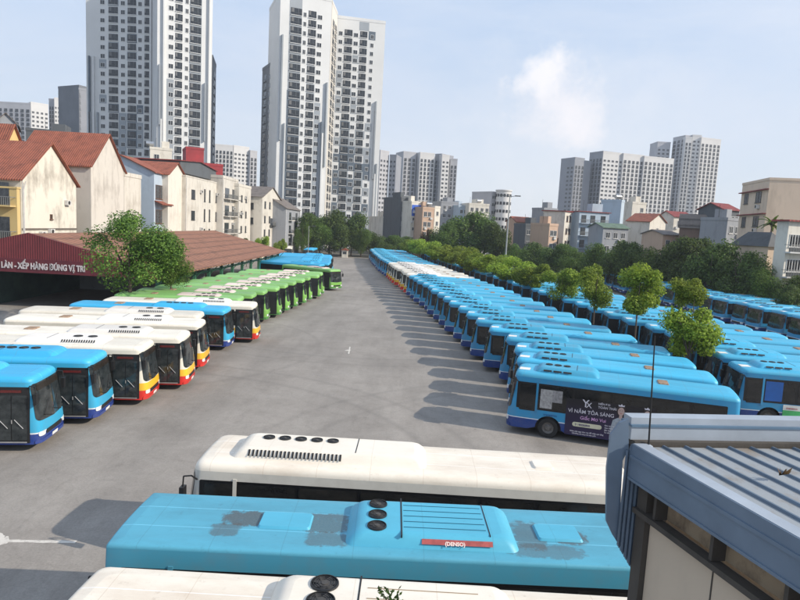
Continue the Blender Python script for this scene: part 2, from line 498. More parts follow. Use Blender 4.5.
BLUE = (.05, .39, .60)
lv_blue = livery('livery_blue', [(0, (.008, .045, .22)), (.80, (.75, .78, .8)), (.85, (.03, .27, .50))])
lv_blue_l = livery('livery_blue_left', [(0, (.006, .04, .25)), (.74, (.75, .78, .8)), (.79, (.04, .38, .62))])
lv_wry = livery('livery_cream', [(0, (.62, .02, .015)), (.80, (.80, .46, .03)), (1.18, (.72, .68, .58))], dirt=.2)
lv_green = livery('livery_green', [(0, (.07, .24, .06)), (.55, (.20, .44, .09)), (1.15, (.24, .50, .12))], dirt=.15)
lv_fgblue = livery('livery_old_blue', [(0, (.02, .14, .22)), (1.1, (.07, .30, .42))])
lv_fgwhite = livery('livery_old_white', [(0, (.3, .29, .27)), (1.1, (.66, .63, .56))])
rf_blue = roofpaint('roof_blue', BLUE, amt=.22)
rf_blue_l = roofpaint('roof_bright_blue', (.035, .38, .66), amt=.15)
rf_cream = roofpaint('roof_cream', (.76, .71, .61), (.30, .23, .16), amt=.42)
rf_green = roofpaint('roof_green', (.22, .46, .14), (.2, .22, .14), amt=.25)
ac_white = roofpaint('cover_white', (.80, .76, .70), (.4, .34, .28), amt=.3, seams=False)
ac_pink = roofpaint('cover_pinkish', (.74, .60, .54), (.4, .34, .28), amt=.3, seams=False)
ac_fgblue = roofpaint('cover_old_blue', (.08, .40, .56), (.05, .2, .28), amt=.3, seams=False, varr=0)
ac_fgw = roofpaint('cover_old_white', (.80, .74, .64), (.5, .38, .26), amt=.3, seams=False, varr=0)
rf_fgblue = roofpaint('roof_old_blue', (.085, .35, .48), (.05, .15, .20), amt=.5, varr=0,
                      boxes=((2.0, 3.3, -.32, .44, .82), (3.6, 4.95, -.45, .5, .7), (1.9, 2.6, -.75, -.15, .6), (3.9, 4.9, -1.0, -.35, .6), (8.3, 9.1, -.8, .6, .6), (9.2, 10, -.5, .2, .75), (8.0, 9.8, -1.05, -.45, .5)),
                      rust=(.07, .065, .06))
rf_fgwhite = roofpaint('roof_old_white', (.80, .73, .62), (.42, .28, .17), amt=.5, varr=0)
# ------------------------------------------------------------------ buses in their places
G_R1 = 'buses parked nose out in the long row right of the road'
G_R2 = 'blue buses in the row behind the line of small trees'
G_R3 = 'shaded blue buses in the row along the dark trees'
JR = random.Random(21)
def place(proto, corner, deg, side, label, group, first=False):
    """corner: world xy of the nose corner, side -1 left / +1 right"""
    a = R(deg); d = Vector((math.cos(a), math.sin(a))); n = Vector((-math.sin(a), math.cos(a)))
    if Vector(corner[:2]).length > 60: a += R(JR.uniform(-.9, .9)); d = Vector((math.cos(a), math.sin(a))); corner = (corner[0]+JR.uniform(-.22, .22), corner[1])
    c = Vector(corner[:2])-n*side*1.12-d*.12
    return dup(proto, (c.x, c.y, 0), a, None, label, group)
def lerp_t(t, y):
    for (a, b), (c, d) in zip(t, t[1:]):
        if y <= c: return b+(d-b)*(y-a)/(c-a)
    return t[-1][1]

LITE = 62
b_blue, S_blue, _ = make_bus('bus', body=lv_blue, roof=rf_blue, axles=(2.0, 7.2), ac=(1.15, 4.15, .82, .24), label='x')
b_blue_l, _, _ = make_bus('bus', body=lv_blue, roof=rf_blue, ac=(1.15, 4.15, .82, .24), axles=(2.0, 7.2), lite=True, label='x')
b_cream_r, _, _ = make_bus('bus', body=lv_wry, roof=rf_cream, ac=(1.6, 5.2, .82, .24), ac_mat=ac_white, lite=True, label='x')

R1N = [(5.49, 28.48), (6.08, 31.45), (6.50, 34.3), (6.57, 37.7), (6.0, 41.0), (5.49, 44.6), (5.13, 48.0), (4.78, 51.4), (4.25, 54.9), (3.93, 58.4),
       (3.49, 61.9), (3.06, 65.4), (2.76, 68.9), (2.35, 72.4), (1.87, 75.9), (1.41, 79.4), (1.02, 83.0)]
R1A = [-17.4, -16.4, -13.5, -14, -10, -10.5, -9.5, -9.5]+[-9]*9
T1 = [(28, 5.5), (34, 6.5), (55, 4.2), (83, 1.02), (91.9, -.08), (96.3, -1.05), (105, -1.87), (114, -3.37), (124, -4.5), (136, -6.06), (151, -7.5), (176, -9.7)]
lab1 = ['blue bus with a purple advert and portraits on its side, nearest in the right row',
        'second blue bus of the right row, directly behind the bus with the purple advert',
        'third blue bus of the right row counted from the bus with the purple advert']
for i, (c, a) in enumerate(zip(R1N, R1A)):
    lb = lab1[i] if i < 3 else ORD[i]+' blue bus of the right row, counting from the purple advert'
    o = place(b_blue if c[1] < LITE else b_blue_l, c, a, -1, lb, G_R1)
    if i == 0: AD = o
y = 86.5; i = 0
while y < 113:
    place(b_cream_r, (lerp_t(T1, y), y), -9, -1, ORD[i]+' white-roofed bus, from the camera, in the right row', G_R1); y += 3.45; i += 1
i = 0
while y < 173:
    place(b_blue_l, (lerp_t(T1, y), y), -9, -1, ORD[i]+' blue bus beyond the white-roofed ones in the right row', G_R1); y += 3.45; i += 1
# row behind the small trees
R2N = [(18.2, 31.9), (18.9, 35.6), (19.1, 39.1), (19.1, 42.6), (18.95, 45.9), (18.3, 49.3), (17.9, 52.8)]
y = 56.4
while y < 168:
    R2N.append((lerp_t(T1, y)+13.5, y)); y += 3.5
b_green_side, S_gs, _ = make_bus('bus', body=lv_blue, roof=rf_blue, axles=(1.8, 7.0), ac=(1.15, 4.15, .82, .24), label='x')
for i, c in enumerate(R2N):
    lb = 'blue bus with green and white lower side panel, nearest behind the trees' if i == 0 else ORD[i]+' blue bus behind the small trees, counting from the green-sided one'
    if i == 0: GS = place(b_green_side, c, -9, -1, lb, G_R2)
    else: place(b_blue if c[1] < 44 else b_blue_l, c, -10, -1, lb, G_R2)
y = 43.5; i = 0
while y < 150:
    place(b_blue_l, (38.6-.02*max(0, y-90), y), 4, -1, ORD[i]+' nearest shaded blue bus of the row along the dark trees', G_R3); y += 3.55; i += 1

# left row: doors towards the camera
bl_blue, _, _ = make_bus('bus', L=11.2, body=lv_blue_l, roof=rf_blue_l, ac=(1.9, 5.6, .85, .22), axles=(2.5, 8.0), label='x', fans=[(3.0+.5*k, .12, .2) for k in range(4)], slots=False, hatches=((8.0, .42, .6),), plate=False)
bl_cream, _, _ = make_bus('bus', L=11.6, body=lv_wry, roof=rf_cream, ac=(2.2, 6.4, .9, .21), ac_mat=ac_white, axles=(2.6, 8.4), label='x', fans=[(3.0, 0, .22), (3.7, 0, .22)], slot_n=14, hatches=((8.4, .42, .6),), plate=False)
bl_green, _, _ = make_bus('bus', L=10.4, body=lv_green, roof=rf_green, ac=(2.0, 5.6, .8, .15), ac_mat=ac_pink, axles=(2.4, 7.6), label='x', lite=True, hatches=((7.4, .42, .5),), plate=False)
LP = [(bl_blue, (-13.84, 23.01), 8, 'blue bus nearest in the left row, cut by the left edge'),
      (bl_blue, (-13.31, 26.4), 8, 'blue bus with dark blue skirt, second in the left row, beside the first white one'),
      (bl_cream, (-12.37, 29.47), 7, 'white-roofed bus with yellow and red nose, nearest of the left white buses'),
      (bl_cream, (-11.5, 32.6), 8, 'white-roofed bus with yellow and red nose, second of the left white buses'),
      (bl_cream, (-11.97, 36.8), 8, 'white-roofed bus with yellow and red nose, third of the left white buses'),
      (bl_cream, (-13.1, 40.0), 8, 'white-roofed bus set back between a white bus and the lone blue bus on the left'),
      (bl_blue, (-12.21, 43.1), 5, 'lone blue bus between white-roofed buses in the left row'),
      (bl_cream, (-10.95, 46.4), 7, 'white-roofed bus with red and yellow nose beside the first green bus')]
G_L = 'buses parked in the row left of the road'
for p, c, a, lb in LP: place(p, c, 180+a, 1, lb, G_L)
GN = [49.8, 53.0, 56.1, 59.3, 62.6, 66, 69.3, 72.7, 76.1, 79.7]
for i, y in enumerate(GN):
    place(bl_green, (-12.9+(y-50)*.1, y), 187, 1, (ORD[i]+' green bus in the left row, counted from the camera'), 'green buses in the row left of the road')
place(bl_green, onz(330, 291, 0), 145, 1, 'green bus standing askew beyond the green row with its front turned to the camera', 'green buses in the row left of the road')
bl_far, _, _ = make_bus('bus', L=11.0, body=lv_blue_l, roof=rf_blue_l, ac=(1.9, 5.6, .85, .22), axles=(2.5, 8.0), label='x', lite=True, slots=False, plate=False, hatches=())
place(bl_far, (-12.6, 96), 168, 1, 'blue bus standing aslant behind the askew green bus', 'blue buses beyond the green ones on the left')
y = 100.5; i = 0
while y < 128:
    place(bl_far, (-.112*y-.3, y), 184, 1, ORD[i]+' blue bus of the far left group behind the green buses', 'blue buses beyond the green ones on the left'); y += 3.6; i += 1
o = place(b_cream_r, (-27.5, 152), 100, -1, 'white-roofed bus parked nose to the camera by the far grey house', None)
o = place(bl_far, (-22.2, 150), 92, -1, 'blue bus parked nose to the camera at the far left edge of the lot', None)

# three big buses in the foreground
def fgpos(o, nose, deg): o.location = (nose[0], nose[1], 0); o.rotation_euler = (0, 0, R(deg))
shw = Shell(12.3, 2.5, zt=2.80, rr=.20, rise=.22, rc=.28, lean=.2)
ow, _, _ = make_bus('bus', L=12.3, W=2.5, body=lv_fgwhite, roof=rf_fgwhite, shell=shw, slot_x0=.5, slot_span=2.6, ac_seam=.63, ac=(1.1, 6.5, .80, .27), ac_mat=ac_fgw, axles=(2.6, 8.5),
    fans=[(1.95+.46*k, .22, .17) for k in range(5)], slot_n=24, hatches=((9.75, .3, .6),), hatch_mat=ac_fgw, plate=False,
    label='dirty white bus behind the big blue bus, with a row of five roof fans')
fgpos(ow, (-5.5, 16.75), -1.2)
shb = Shell(11.4, 2.5, zt=2.94, rr=.06, rise=.08, rc=.07, lean=.05, bow=.05)
ob, _, zb = make_bus('bus', L=11.4, W=2.5, body=lv_fgblue, roof=rf_fgblue, shell=shb, ac_seam=0, mirrors=(1,), mlen=.16, ac=(4.75, 8.4, .92, .26), ac_mat=ac_fgblue, axles=(2.6, 8.4),
    fans=[(5.42, -.5, .205), (5.42, 0, .205), (5.42, .5, .205)], slots=False, hatches=((3.45, .36, 1.15), (9.35, .36, 1.0)), hatch_mat=ac_fgblue, plate=False,
    label='faded blue bus in the foreground with worn dark patches and three fans on its roof')
fgpos(ob, (-5.66, 12.5), .8)
shc = Shell(11.9, 2.5, zt=2.86, rr=.14, rise=.16, rc=.2, lean=.12)
oc, _, zc = make_bus('bus', L=11.9, W=2.5, body=lv_fgwhite, roof=rf_fgwhite, shell=shc, ac_seam=0, ac=(3.5, 7.75, .95, .27), ac_mat=ac_fgw, axles=(2.6, 8.5),
    fans=[(4.45, .5, .25), (4.45, 0, .25), (4.45, -.5, .25)], slots=False, hatches=(), plate=False,
    label='dirty white bus nearest the camera, cut by the bottom edge of the photo')
fgpos(oc, (-5.5, 9.45), -.6)
def child(o, name): return [c for c in o.children if c.name.split('.')[0] == name][0]
def roof_lines(o, xs0, xs1, z, ys, m, w=.012):
    mb = MB()
    for y in ys: mb.box(xs0, xs1, y-w/2, y+w/2, z-.002, z+.010)
    mb.obj('seam', m, child(o, 'air_conditioner'))
fgseam = mat('seam_blue', (.015, .10, .16), .6)
roof_lines(ob, 5.98, 7.7, zb+.26, (-.5, -.25, 0, .25, .5), fgseam)
MB().box(5.92, 5.95, -.84, .84, zb+.20, zb+.268).obj('seam', darkmetal, child(ob, 'air_conditioner'))
MB().box(7.75, 7.77, -.72, .72, zb+.22, zb+.268).obj('seam', darkmetal, child(ob, 'air_conditioner'))
roof_lines(oc, 5.2, 7.1, zc+.27, (-.45, -.15, .15, .45), mat('seam_tan', (.32, .24, .16), .7))
MB().box(5.05, 5.08, -.8, .8, zc+.22, zc+.276).obj('seam', darkmetal, child(oc, 'air_conditioner'))
g = MB()
for k in range(26):
    y_ = -.72+k*.057; g.quad(*[(x, y_+dy, z) for x, z, dy in ((3.66, zc+.09, 0), (3.66, zc+.09, .026), (3.84, zc+.205, .026), (3.84, zc+.205, 0))])
g.obj('grille', darkmetal, child(oc, 'air_conditioner'))
# red maker's stripe with lettering on the blue cover
acb = child(ob, 'air_conditioner')
redm = mat('faded_red', (.34, .07, .065), .6, 0, .3, 5)
cx0, sy = 6.35, -.83
st = MB()
def slope_pt(x, k): return (x, -.935+.17*k, zb+.06+.17*k)
st.quad(slope_pt(cx0, .3), slope_pt(cx0+1.45, .3), slope_pt(cx0+1.45, .75), slope_pt(cx0, .75))
so = st.obj('stripe', redm, acb)
tm = text_mb('(DENSO)', .105, .004, .004)
Mx = Matrix.Translation((cx0+.47, -.892, zb+.107)) @ Euler((R(45), 0, 0)).to_matrix().to_4x4()
MB().add(tm, Mx).obj('lettering', mat('letter_pale', (.75, .6, .55), .6), so)

# ---- advert on the first bus of the right row
S = S_blue
adp = MB(); z0, z1 = .36, 1.27
adp.add(S.patch('side', 2.75, 6.6, z0, 1.28, .022, 0, 4, -1))
adp.add(S.patch('side', 2.75, 6.6, 1.28, 2.05, .024, 0, 4, -1))
adm = NT('advert_purple'); xz = adm.xyz()
adm.link(adm.ramp(adm.math('DIVIDE', xz[2], 3.), [(.12, (.022, .014, .062)), (.42, (.018, .013, .042)), (.62, (.012, .011, .016))]), adm.b.inputs['Base Color']); adm.b.inputs['Roughness'].default_value = .35
ado = adp.obj('advert', adm.m, AD)
def side_text(body, size, x, z, parent, m, name='lettering', S=S, off=.034):
    t = text_mb(body, size, .004, .002)
    M = Matrix.Translation((x, -S.w(z)-off, z)) @ Euler((R(90), 0, 0)).to_matrix().to_4x4()
    return MB().add(t, M).obj(name, m, parent)
wh = mat('advert_white', (.62, .6, .66), .5); gold = mat('advert_gold', (.6, .5, .3), .5)
side_text('VÌ NĂM TỎA SÁNG', .235, 2.85, 1.42, ado, wh)
side_text('Giấc Mơ Vui', .22, 3.4, 1.14, ado, mat('advert_pink', (.6, .35, .6), .5))
side_text('HIỆN ĐẠI', .12, 4.15, 1.93, ado, wh); side_text('TOÀN THÂN', .15, 4.15, 1.76, ado, wh)
side_text('Y', .5, 3.45, 1.74, ado, wh); side_text('X', .36, 3.62, 1.72, ado, wh)
pl = MB(); pts = []
for k in range(13): a = -PI/2+PI*k/12; pts.append((4.28+.1*math.cos(a), .88+.1*math.sin(a)))
for k in range(13): a = PI/2+PI*k/12; pts.append((3.18+.1*math.cos(a), .88+.1*math.sin(a)))
pl.prism(pts, 'y', -S.w(.9)-.036, -S.w(.9)-.02)
pl.obj('advert_button', mat('advert_cream', (.6, .58, .42), .5), ado)
side_text('0 18006800', .14, 3.2, .83, ado, mat('advert_ink', (.05, .03, .12), .5), off=.042)
for k, tx in enumerate(('Khu vực Hà Nội', 'Giao hàng tận nơi', 'Bảo hành chính hãng', 'Tư vấn 24 giờ')): side_text(tx, .085, 4.5, .98-.11*k, ado, wh)
side_text('Khám phá ngay hôm nay để nhận quà tặng', .085, 3.0, .52, ado, wh); side_text('Hệ thống cửa hàng trên toàn quốc', .075, 3.1, .42, ado, wh)
# two printed portraits (flat print on the bus side)
def flat(pts, o, m, parent, name):
    mb = MB(); mb.prism(pts, 'y', -S.w(1.2)-o, -S.w(1.2)-o+.006)
    # prism on 'y' takes (x, z)
    return mb.obj(name, m, parent)
def ell(cx, cz, rx, rz, a0=0, a1=360, n=22): return [(cx+rx*math.cos(R(a0+(a1-a0)*k/n)), cz+rz*math.sin(R(a0+(a1-a0)*k/n))) for k in range(n+(a1-a0 != 360))]
skin = mat('printed_skin', (.50, .36, .32), .5); hair = mat('printed_hair', (.03, .02, .02), .5); dress = mat('printed_dress', (.30, .34, .38), .5, 0, .3, 6)
for cx, sc_ in ((5.15, 1.), (6.25, .9)):
    f = flat([(cx-.42*sc_, .40), (cx-.40*sc_, .9), (cx-.32*sc_, 1.32), (cx-.1*sc_, 1.45), (cx+.12*sc_, 1.45), (cx+.34*sc_, 1.30), (cx+.42*sc_, .85), (cx+.46*sc_, .40)], .036, dress, ado, 'printed_figure')
    flat(ell(cx, 1.80, .20*sc_, .27*sc_), .039, hair, f, 'hair'); flat([(cx-.07, 1.42), (cx+.07, 1.42), (cx+.06, 1.66), (cx-.06, 1.66)], .041, skin, f, 'neck')
    flat(ell(cx, 1.75, .14*sc_, .19*sc_), .044, skin, f, 'face')
    for ex in (-.05, .05): flat(ell(cx+ex, 1.79, .022, .010, n=8), .048, hair, f, 'eye')
    flat(ell(cx, 1.66, .035, .012, n=8), .048, mat('printed_lips', (.45, .08, .08), .5), f, 'mouth')
    flat([(cx-.12, 1.98), (cx-.14, 2.06), (cx-.06, 2.03), (cx, 2.10), (cx+.06, 2.03), (cx+.14, 2.06), (cx+.12, 1.98)], .044, wh, f, 'tiara')
# paper behind the window, then a grey panel painted as a reflection on the glass
S.patch('side', 1.55, 2.1, 1.42, 2.32, .021, .02, 1, -1).obj('window_paper_reflection', mat('paper_grey', (.34, .33, .32), .7, 0, .35, 9), AD)
S.patch('side', 1.55, 2.55, 1.75, 2.32, .019, .02, 1, -1).obj('window_paper_reflection', mat('reflection_grey', (.26, .25, .25), .7, 0, .4, 9), AD)
side_text('transerco', .16, 1.75, 1.08, AD, mat('fleet_blue', (.01, .09, .26), .5))
# green and white lower side on the nearest bus behind the trees
S = S_gs
gp = S.patch('side', 2.45, 7.0, .36, .98, .02, 0, 4, -1).obj('green_panel', mat('panel_green', (.06, .38, .12), .45, 0, .3, 2), GS)
wp = S.patch('side', 2.45, 7.0, .98, 1.26, .021, 0, 4, -1).obj('white_panel', mat('panel_white', (.62, .62, .58), .5), GS)
side_text('transerco', .14, 2.6, 1.06, wp, mat('letter_red', (.4, .03, .05), .5), S=S_gs)
side_text('TIẾT KIỆM XANH', .22, 3.7, .62, gp, mat('letter_pale2', (.7, .75, .6), .5), S=S_gs)
S.patch('side', 1.5, 2.35, 1.4, 2.44, .021, .02, 1, -1).obj('window_poster', mat('poster_blue', (.01, .09, .33), .4), GS)
for p in (b_blue, b_blue_l, b_cream_r, b_green_side, bl_blue, bl_cream, bl_green, bl_far):
    def rm(o):
        for c in list(o.children): rm(c)
        bpy.data.objects.remove(o)
    rm(p)
# ------------------------------------------------------------------ ground
def ground_mat():
    t = NT('asphalt')
    tc = 'Object'
    big = t.noise(.05, 6, .6); mid = t.noise(.35, 7, .7, dist=.6); fine = t.noise(14, 3, .7); streak = t.noise(.25, 6, .65, stretch=(1.6, .22, 1))
    c = t.ramp(mid, [(.3, (.255, .229, .202)), (.5, (.295, .267, .237)), (.72, (.335, .306, .273))])
    c = t.mix(.6, c, t.ramp(big, [(.35, .70), (.65, 1.15)]), 'MULTIPLY')
    c = t.mix(.55, c, t.ramp(streak, [(.38, .76), (.6, 1.1)]), 'MULTIPLY')
    c = t.mix(.4, c, t.ramp(fine, [(.3, .6), (.7, 1.2)]), 'MULTIPLY')
    c = t.mix(.5, c, t.ramp(t.noise(1.9, 9, .75, dist=1.2), [(.36, .8), (.52, 1.03)]), 'MULTIPLY')
    ck = t.node('ShaderNodeTexVoronoi', feature='DISTANCE_TO_EDGE', Scale=.16); tcx = t.node('ShaderNodeTexCoord'); nzz = t.node('ShaderNodeTexNoise', Scale=.7, Detail=6); t.link(tcx.outputs['Object'], nzz.inputs['Vector'])
    vmx = t.node('ShaderNodeVectorMath', operation='MULTIPLY_ADD'); vmx.inputs[1].default_value = (1.6, 1.6, 0); t.link(nzz.outputs['Color'], vmx.inputs[0]); t.link(tcx.outputs['Object'], vmx.inputs[2]); t.link(vmx.outputs[0], ck.inputs['Vector'])
    c = t.mix(t.ramp(ck.outputs['Distance'], [(.002, .12), (.006, 0.)]), c, (.09, .08, .07))
    oil = t.ramp(t.noise(.55, 9, .75, dist=.8), [(.66, 0.), (.74, .6)])
    c = t.mix(oil, c, (.07, .066, .062))
    xy = t.xyz()
    for cx, cy, rr, wd, am in ((-14, 20, 16.5, .32, .16), (-14, 20, 18.6, .32, .16), (-3, 62, 19, .35, .13), (-3, 62, 21.1, .35, .13), (12, 20, 17, .3, .13), (12, 20, 19.1, .3, .12), (-20, 45, 14, .3, .12)):
        dx, dy = t.math('SUBTRACT', xy[0], cx), t.math('SUBTRACT', xy[1], cy)
        dd = t.math('ABSOLUTE', t.math('SUBTRACT', t.math('SQRT', t.math('ADD', t.math('MULTIPLY', dx, dx), t.math('MULTIPLY', dy, dy))), rr))
        c = t.mix(t.math('MULTIPLY', t.math('SUBTRACT', 1., t.math('DIVIDE', dd, wd), clamp=True), t.math('MULTIPLY', mid, am*2.4)), c, (.08, .075, .07))
    sp = t.ramp(t.noise(1.7, 5, .6), [(.69, 0.), (.73, .45)]); c = t.mix(sp, c, (.09, .083, .075))
    t.link(c, t.b.inputs['Base Color']); t.b.inputs['Roughness'].default_value = .88
    t.bump(fine, .25, .02); return t.m
asphalt = ground_mat()
soil = mat('soil', (.10, .09, .065), .95, 0, .35, .2, .3)
conc = mat('concrete', (.30, .28, .25), .85, 0, .25, 1.5, .2)
whiteline = stained('road_paint', (.62, .58, .52), (.2, .18, .16), .8, 3, .8, (1, 1, 1))
struct('ground', MB().quad((-1800, -300, -.02), (1800, -300, -.02), (1800, 2600, -.02), (-1800, 2600, -.02)), soil)
lot = MB(); lot.poly([(-52, -12, 0), (54, -12, 0), (54, 60, 0), (46, 178, 0), (-46, 178, 0), (-52, 60, 0)])
struct('pavement', lot, asphalt)
k = MB(); k.box(-44, 46, 178, 178.3, -.02, .14); struct('kerb', k, conc)
k = MB()
ys = [32+7*i for i in range(20)]
L_, R_ = [], []
for y in ys:
    x = lerp_t(T1, y)+(11.9 if y > 40 else 10.8+.12*(y-31)); L_.append((x-.35, y)); R_.append((x+.35, y))
for i in range(len(ys)-1):
    a, b, c, d = L_[i], R_[i], R_[i+1], L_[i+1]
    k.quad((a[0], a[1], .12), (b[0], b[1], .12), (c[0], c[1], .12), (d[0], d[1], .12))
    k.quad((a[0], a[1], -.01), (a[0], a[1], .12), (d[0], d[1], .12), (d[0], d[1], -.01))
    k.quad((b[0], b[1], .12), (b[0], b[1], -.01), (c[0], c[1], -.01), (c[0], c[1], .12))
struct('planting_strip', k, soil)
pm = MB()
def line(p, q, w):
    p, q = Vector(p), Vector(q); n = (q-p).normalized(); n = Vector((-n.y, n.x))*w/2; rnd = random.Random(int(p.x*10))
    N = 8; rows = [[], []]
    for i in range(N+1):
        c = p.lerp(q, i/N)
        rows[0].append(tuple(c+n*rnd.uniform(.75, 1.1))+(.004,)); rows[1].append(tuple(c-n*rnd.uniform(.75, 1.1))+(.004,))
    zk = .003*(len(pm.v)//18); pm.grid([[(a, b, c+zk) for a, b, c in rw] for rw in rows])
def gp(x, y): v = onz(x, y, 0); return (v.x, v.y)
line(gp(8, 541), gp(76, 542), .16)
line(gp(-8, 535), gp(-2, 546), .5); line(gp(0, 541), gp(9, 539), .38)
line(gp(254, 325), gp(274, 324), .12); line(gp(346.5, 351), gp(349.5, 350), .35); line(gp(348.5, 354), gp(350, 347), .12); line(gp(782, 427), gp(800, 436), .12)
line(gp(357, 273), gp(363, 274), .25)
struct('road_marking', pm, whiteline)
# ------------------------------------------------------------------ foliage
def leafmat(name, lo, hi, tr=.35):
    t = NT(name)
    g = t.node('ShaderNodeNewGeometry')
    c = t.ramp(g.outputs['Random Per Island'], [(0., lo), (.55, tuple((a+b)/2 for a, b in zip(lo, hi))), (1., hi)])
    oi = t.node('ShaderNodeObjectInfo')
    hs = t.node('ShaderNodeHueSaturation'); t.link(c, hs.inputs['Color'])
    t.link(t.math('MULTIPLY_ADD', oi.outputs['Random'], .02, .49), hs.inputs['Hue'])
    t.link(t.math('MULTIPLY_ADD', oi.outputs['Random'], .5, .78), hs.inputs['Value'])
    t.link(hs.outputs[0], t.b.inputs['Base Color']); t.b.inputs['Roughness'].default_value = .55; t.b.inputs['Specular IOR Level'].default_value = .3
    tb = t.node('ShaderNodeBsdfTranslucent'); t.link(hs.outputs[0], tb.inputs['Color'])
    mx = t.node('ShaderNodeMixShader', Fac=tr); out = t.n['Material Output']
    t.link(t.b.outputs[0], mx.inputs[1]); t.link(tb.outputs[0], mx.inputs[2]); t.link(mx.outputs[0], out.inputs['Surface'])
    return t.m
lf_bright = leafmat('leaf_bright', (.11, .18, .02), (.44, .54, .07), .5)
lf_mid = leafmat('leaf_mid', (.04, .085, .016), (.18, .28, .045), .4)
lf_brmid = leafmat('leaf_mid_bright', (.10, .17, .02), (.40, .50, .07), .5)
lf_dark = leafmat('leaf_dark', (.035, .07, .014), (.15, .22, .045), .4)
lf_dry = leafmat('leaf_dry', (.05, .03, .015), (.16, .10, .05), .2)
bark = mat('bark', (.10, .075, .055), .9, 0, .3, 6, .5)
def crown_mesh(name, rx, rz, nl, leaf, m, seed, lumps=16, lr=.42, droop=0):
    rnd = random.Random(seed); mb = MB(); C = []
    for i in range(lumps):
        while True:
            p = Vector((rnd.uniform(-1, 1), rnd.uniform(-1, 1), rnd.uniform(-1, 1)))
            if .35 < p.length < 1: break
        p *= .72; C.append((p, lr*rnd.uniform(.6, 1.15)))
    for i in range(nl):
        c, r = rnd.choice(C)
        d = Vector((rnd.gauss(0, 1), rnd.gauss(0, 1), rnd.gauss(0, 1))).normalized()
        p = c+d*r*(rnd.random()**.4)
        q = Vector((p.x*rx, p.y*rx, p.z*rz))
        nrm = (d*.8+Vector((rnd.gauss(0, .5), rnd.gauss(0, .5), rnd.gauss(.35, .5)))).normalized()
        a = nrm.orthogonal().normalized(); a.rotate(Matrix.Rotation(rnd.random()*6.3, 3, nrm)); b = nrm.cross(a)
        s = leaf*rnd.uniform(.6, 1.3)
        mb.quad(q-a*s*.5, q+b*s*.3-nrm*s*.1, q+a*s*.5, q-b*s*.3-nrm*s*.1)
    return mb.mesh(name, m)
def trunk_mesh(h, r, rx, rz, seed, lean=.05, limbs=5, hb=None):
    """h = height of crown centre"""
    rnd = random.Random(seed); mb = MB()
    p = Vector((0, 0, -.05)); dx = Vector((rnd.uniform(-lean, lean), rnd.uniform(-lean, lean), 0))
    n = 5; hb = hb or max(.5, h-rz*.7)
    q = None
    for i in range(n):
        q = p+Vector((dx.x*hb/n, dx.y*hb/n, hb/n)); mb.tube(p, q, r*(1-.08*i), r*(1-.08*(i+1)), 8, caps=False); p = q
    for i in range(limbs):
        a = 2*PI*i/limbs+rnd.random(); e = Vector((math.cos(a)*rx*.55, math.sin(a)*rx*.55, h+rz*rnd.uniform(-.2, .55)))
        m_ = p.lerp(e, .5)+Vector((0, 0, .15*rz))
        mb.tube(p, m_, r*.5, r*.3, 6, caps=False); mb.tube(m_, e, r*.3, r*.1, 5, caps=False)
    mb.tube(p, (p.x*.5, p.y*.5, h+rz*.6), r*.6, r*.15, 6, caps=False)
    return mb.mesh('trunk', bark)
TC = {}
def tree(name, x, y, ztop, zbot, rad, kind, label, group=None, seed=0, r=None):
    """kind -> leaf material; crowns share a few unit meshes scaled to size"""
    var = seed % 3; key = (kind, var)
    spec = {'bright': (lf_bright, 9000, .095), 'mid': (lf_brmid, 9500, .09), 'dark': (lf_dark, 12000, .08), 'dry': (lf_dry, 2600, .14), 'big': (lf_mid, 16000, .055)}[kind]
    if key not in TC: TC[key] = crown_mesh('crown', 1, 1, spec[1], spec[2], spec[0], 11+var*7+len(kind), lumps=22 if kind in ('dark', 'big') else 14, lr=.40)
    t = thing(name, (x, y, 0), seed*1.7, label, 'tree', group)
    rz = (ztop-zbot)/2; hc = (ztop+zbot)/2
    c = link('crown', TC[key], t, (0, 0, hc)); c.scale = (rad/.98, rad/.98, rz/.98)
    link('trunk', trunk_mesh(hc, r or max(.07, rad*.055), rad, rz, seed), t)
    return t
# small trees between the rows
MT = [(692, 36.6, 279, 368, 30, 'bright'), (640, 43.7, 264, 316, 25, 'bright'), (597, 53, 262, 312, 20, 'mid'), (562, 64.5, 262, 300, 20, 'mid'), (533, 76, 259, 291, 21, 'mid'), (513, 86, 256, 284, 19, 'bright'),
      (494, 95, 253, 278, 18, 'bright'), (478, 103, 249, 274, 16, 'mid'), (464, 111, 246, 270, 15, 'bright'), (452, 119, 244, 267, 14, 'bright'), (441, 127, 242, 263, 13, 'mid'), (431, 136, 240, 259, 12, 'bright'), (421, 146, 238, 256, 11, 'bright'), (411, 157, 238, 252, 10, 'mid')]
GT = 'small trees planted between the rows of buses'
for i, (px, Y, y0, y1, rp, kd) in enumerate(MT):
    a, b = at(px, y0, Y), at(px, y1, Y)
    lb = ['round green tree with two stacked leafy clumps, nearest in the line between the bus rows', 'round yellow-green tree on a thin trunk, second in the line between the bus rows'][i] if i < 2 else ORD[i]+' small tree in the line between the bus rows, from the camera'
    t = tree('small_tree', (a.x+b.x)/2, Y, a.z, b.z, rp*Y/610*(1.12 if i < 5 else 1.4), kd, lb, GT, i+1, r=.07+.01*(i < 3))
    if i == 0:
        t.children[0].location.z -= 0
        c2 = link('crown', TC[('bright', 1)], t, (.55, .1, a.z-1.0)); c2.scale = (1.3, 1.3, 1.15)
        t.children[0].scale.z *= .72; t.children[0].location.z -= .75
        for o in t.children: pass
tree('green_tree', at(131, 250, 50).x, 50, at(131, 206, 50).z, at(131, 292, 50).z, 4.3, 'big', 'bushy green tree in front of the maroon sign of the long shed', seed=4, r=.22)
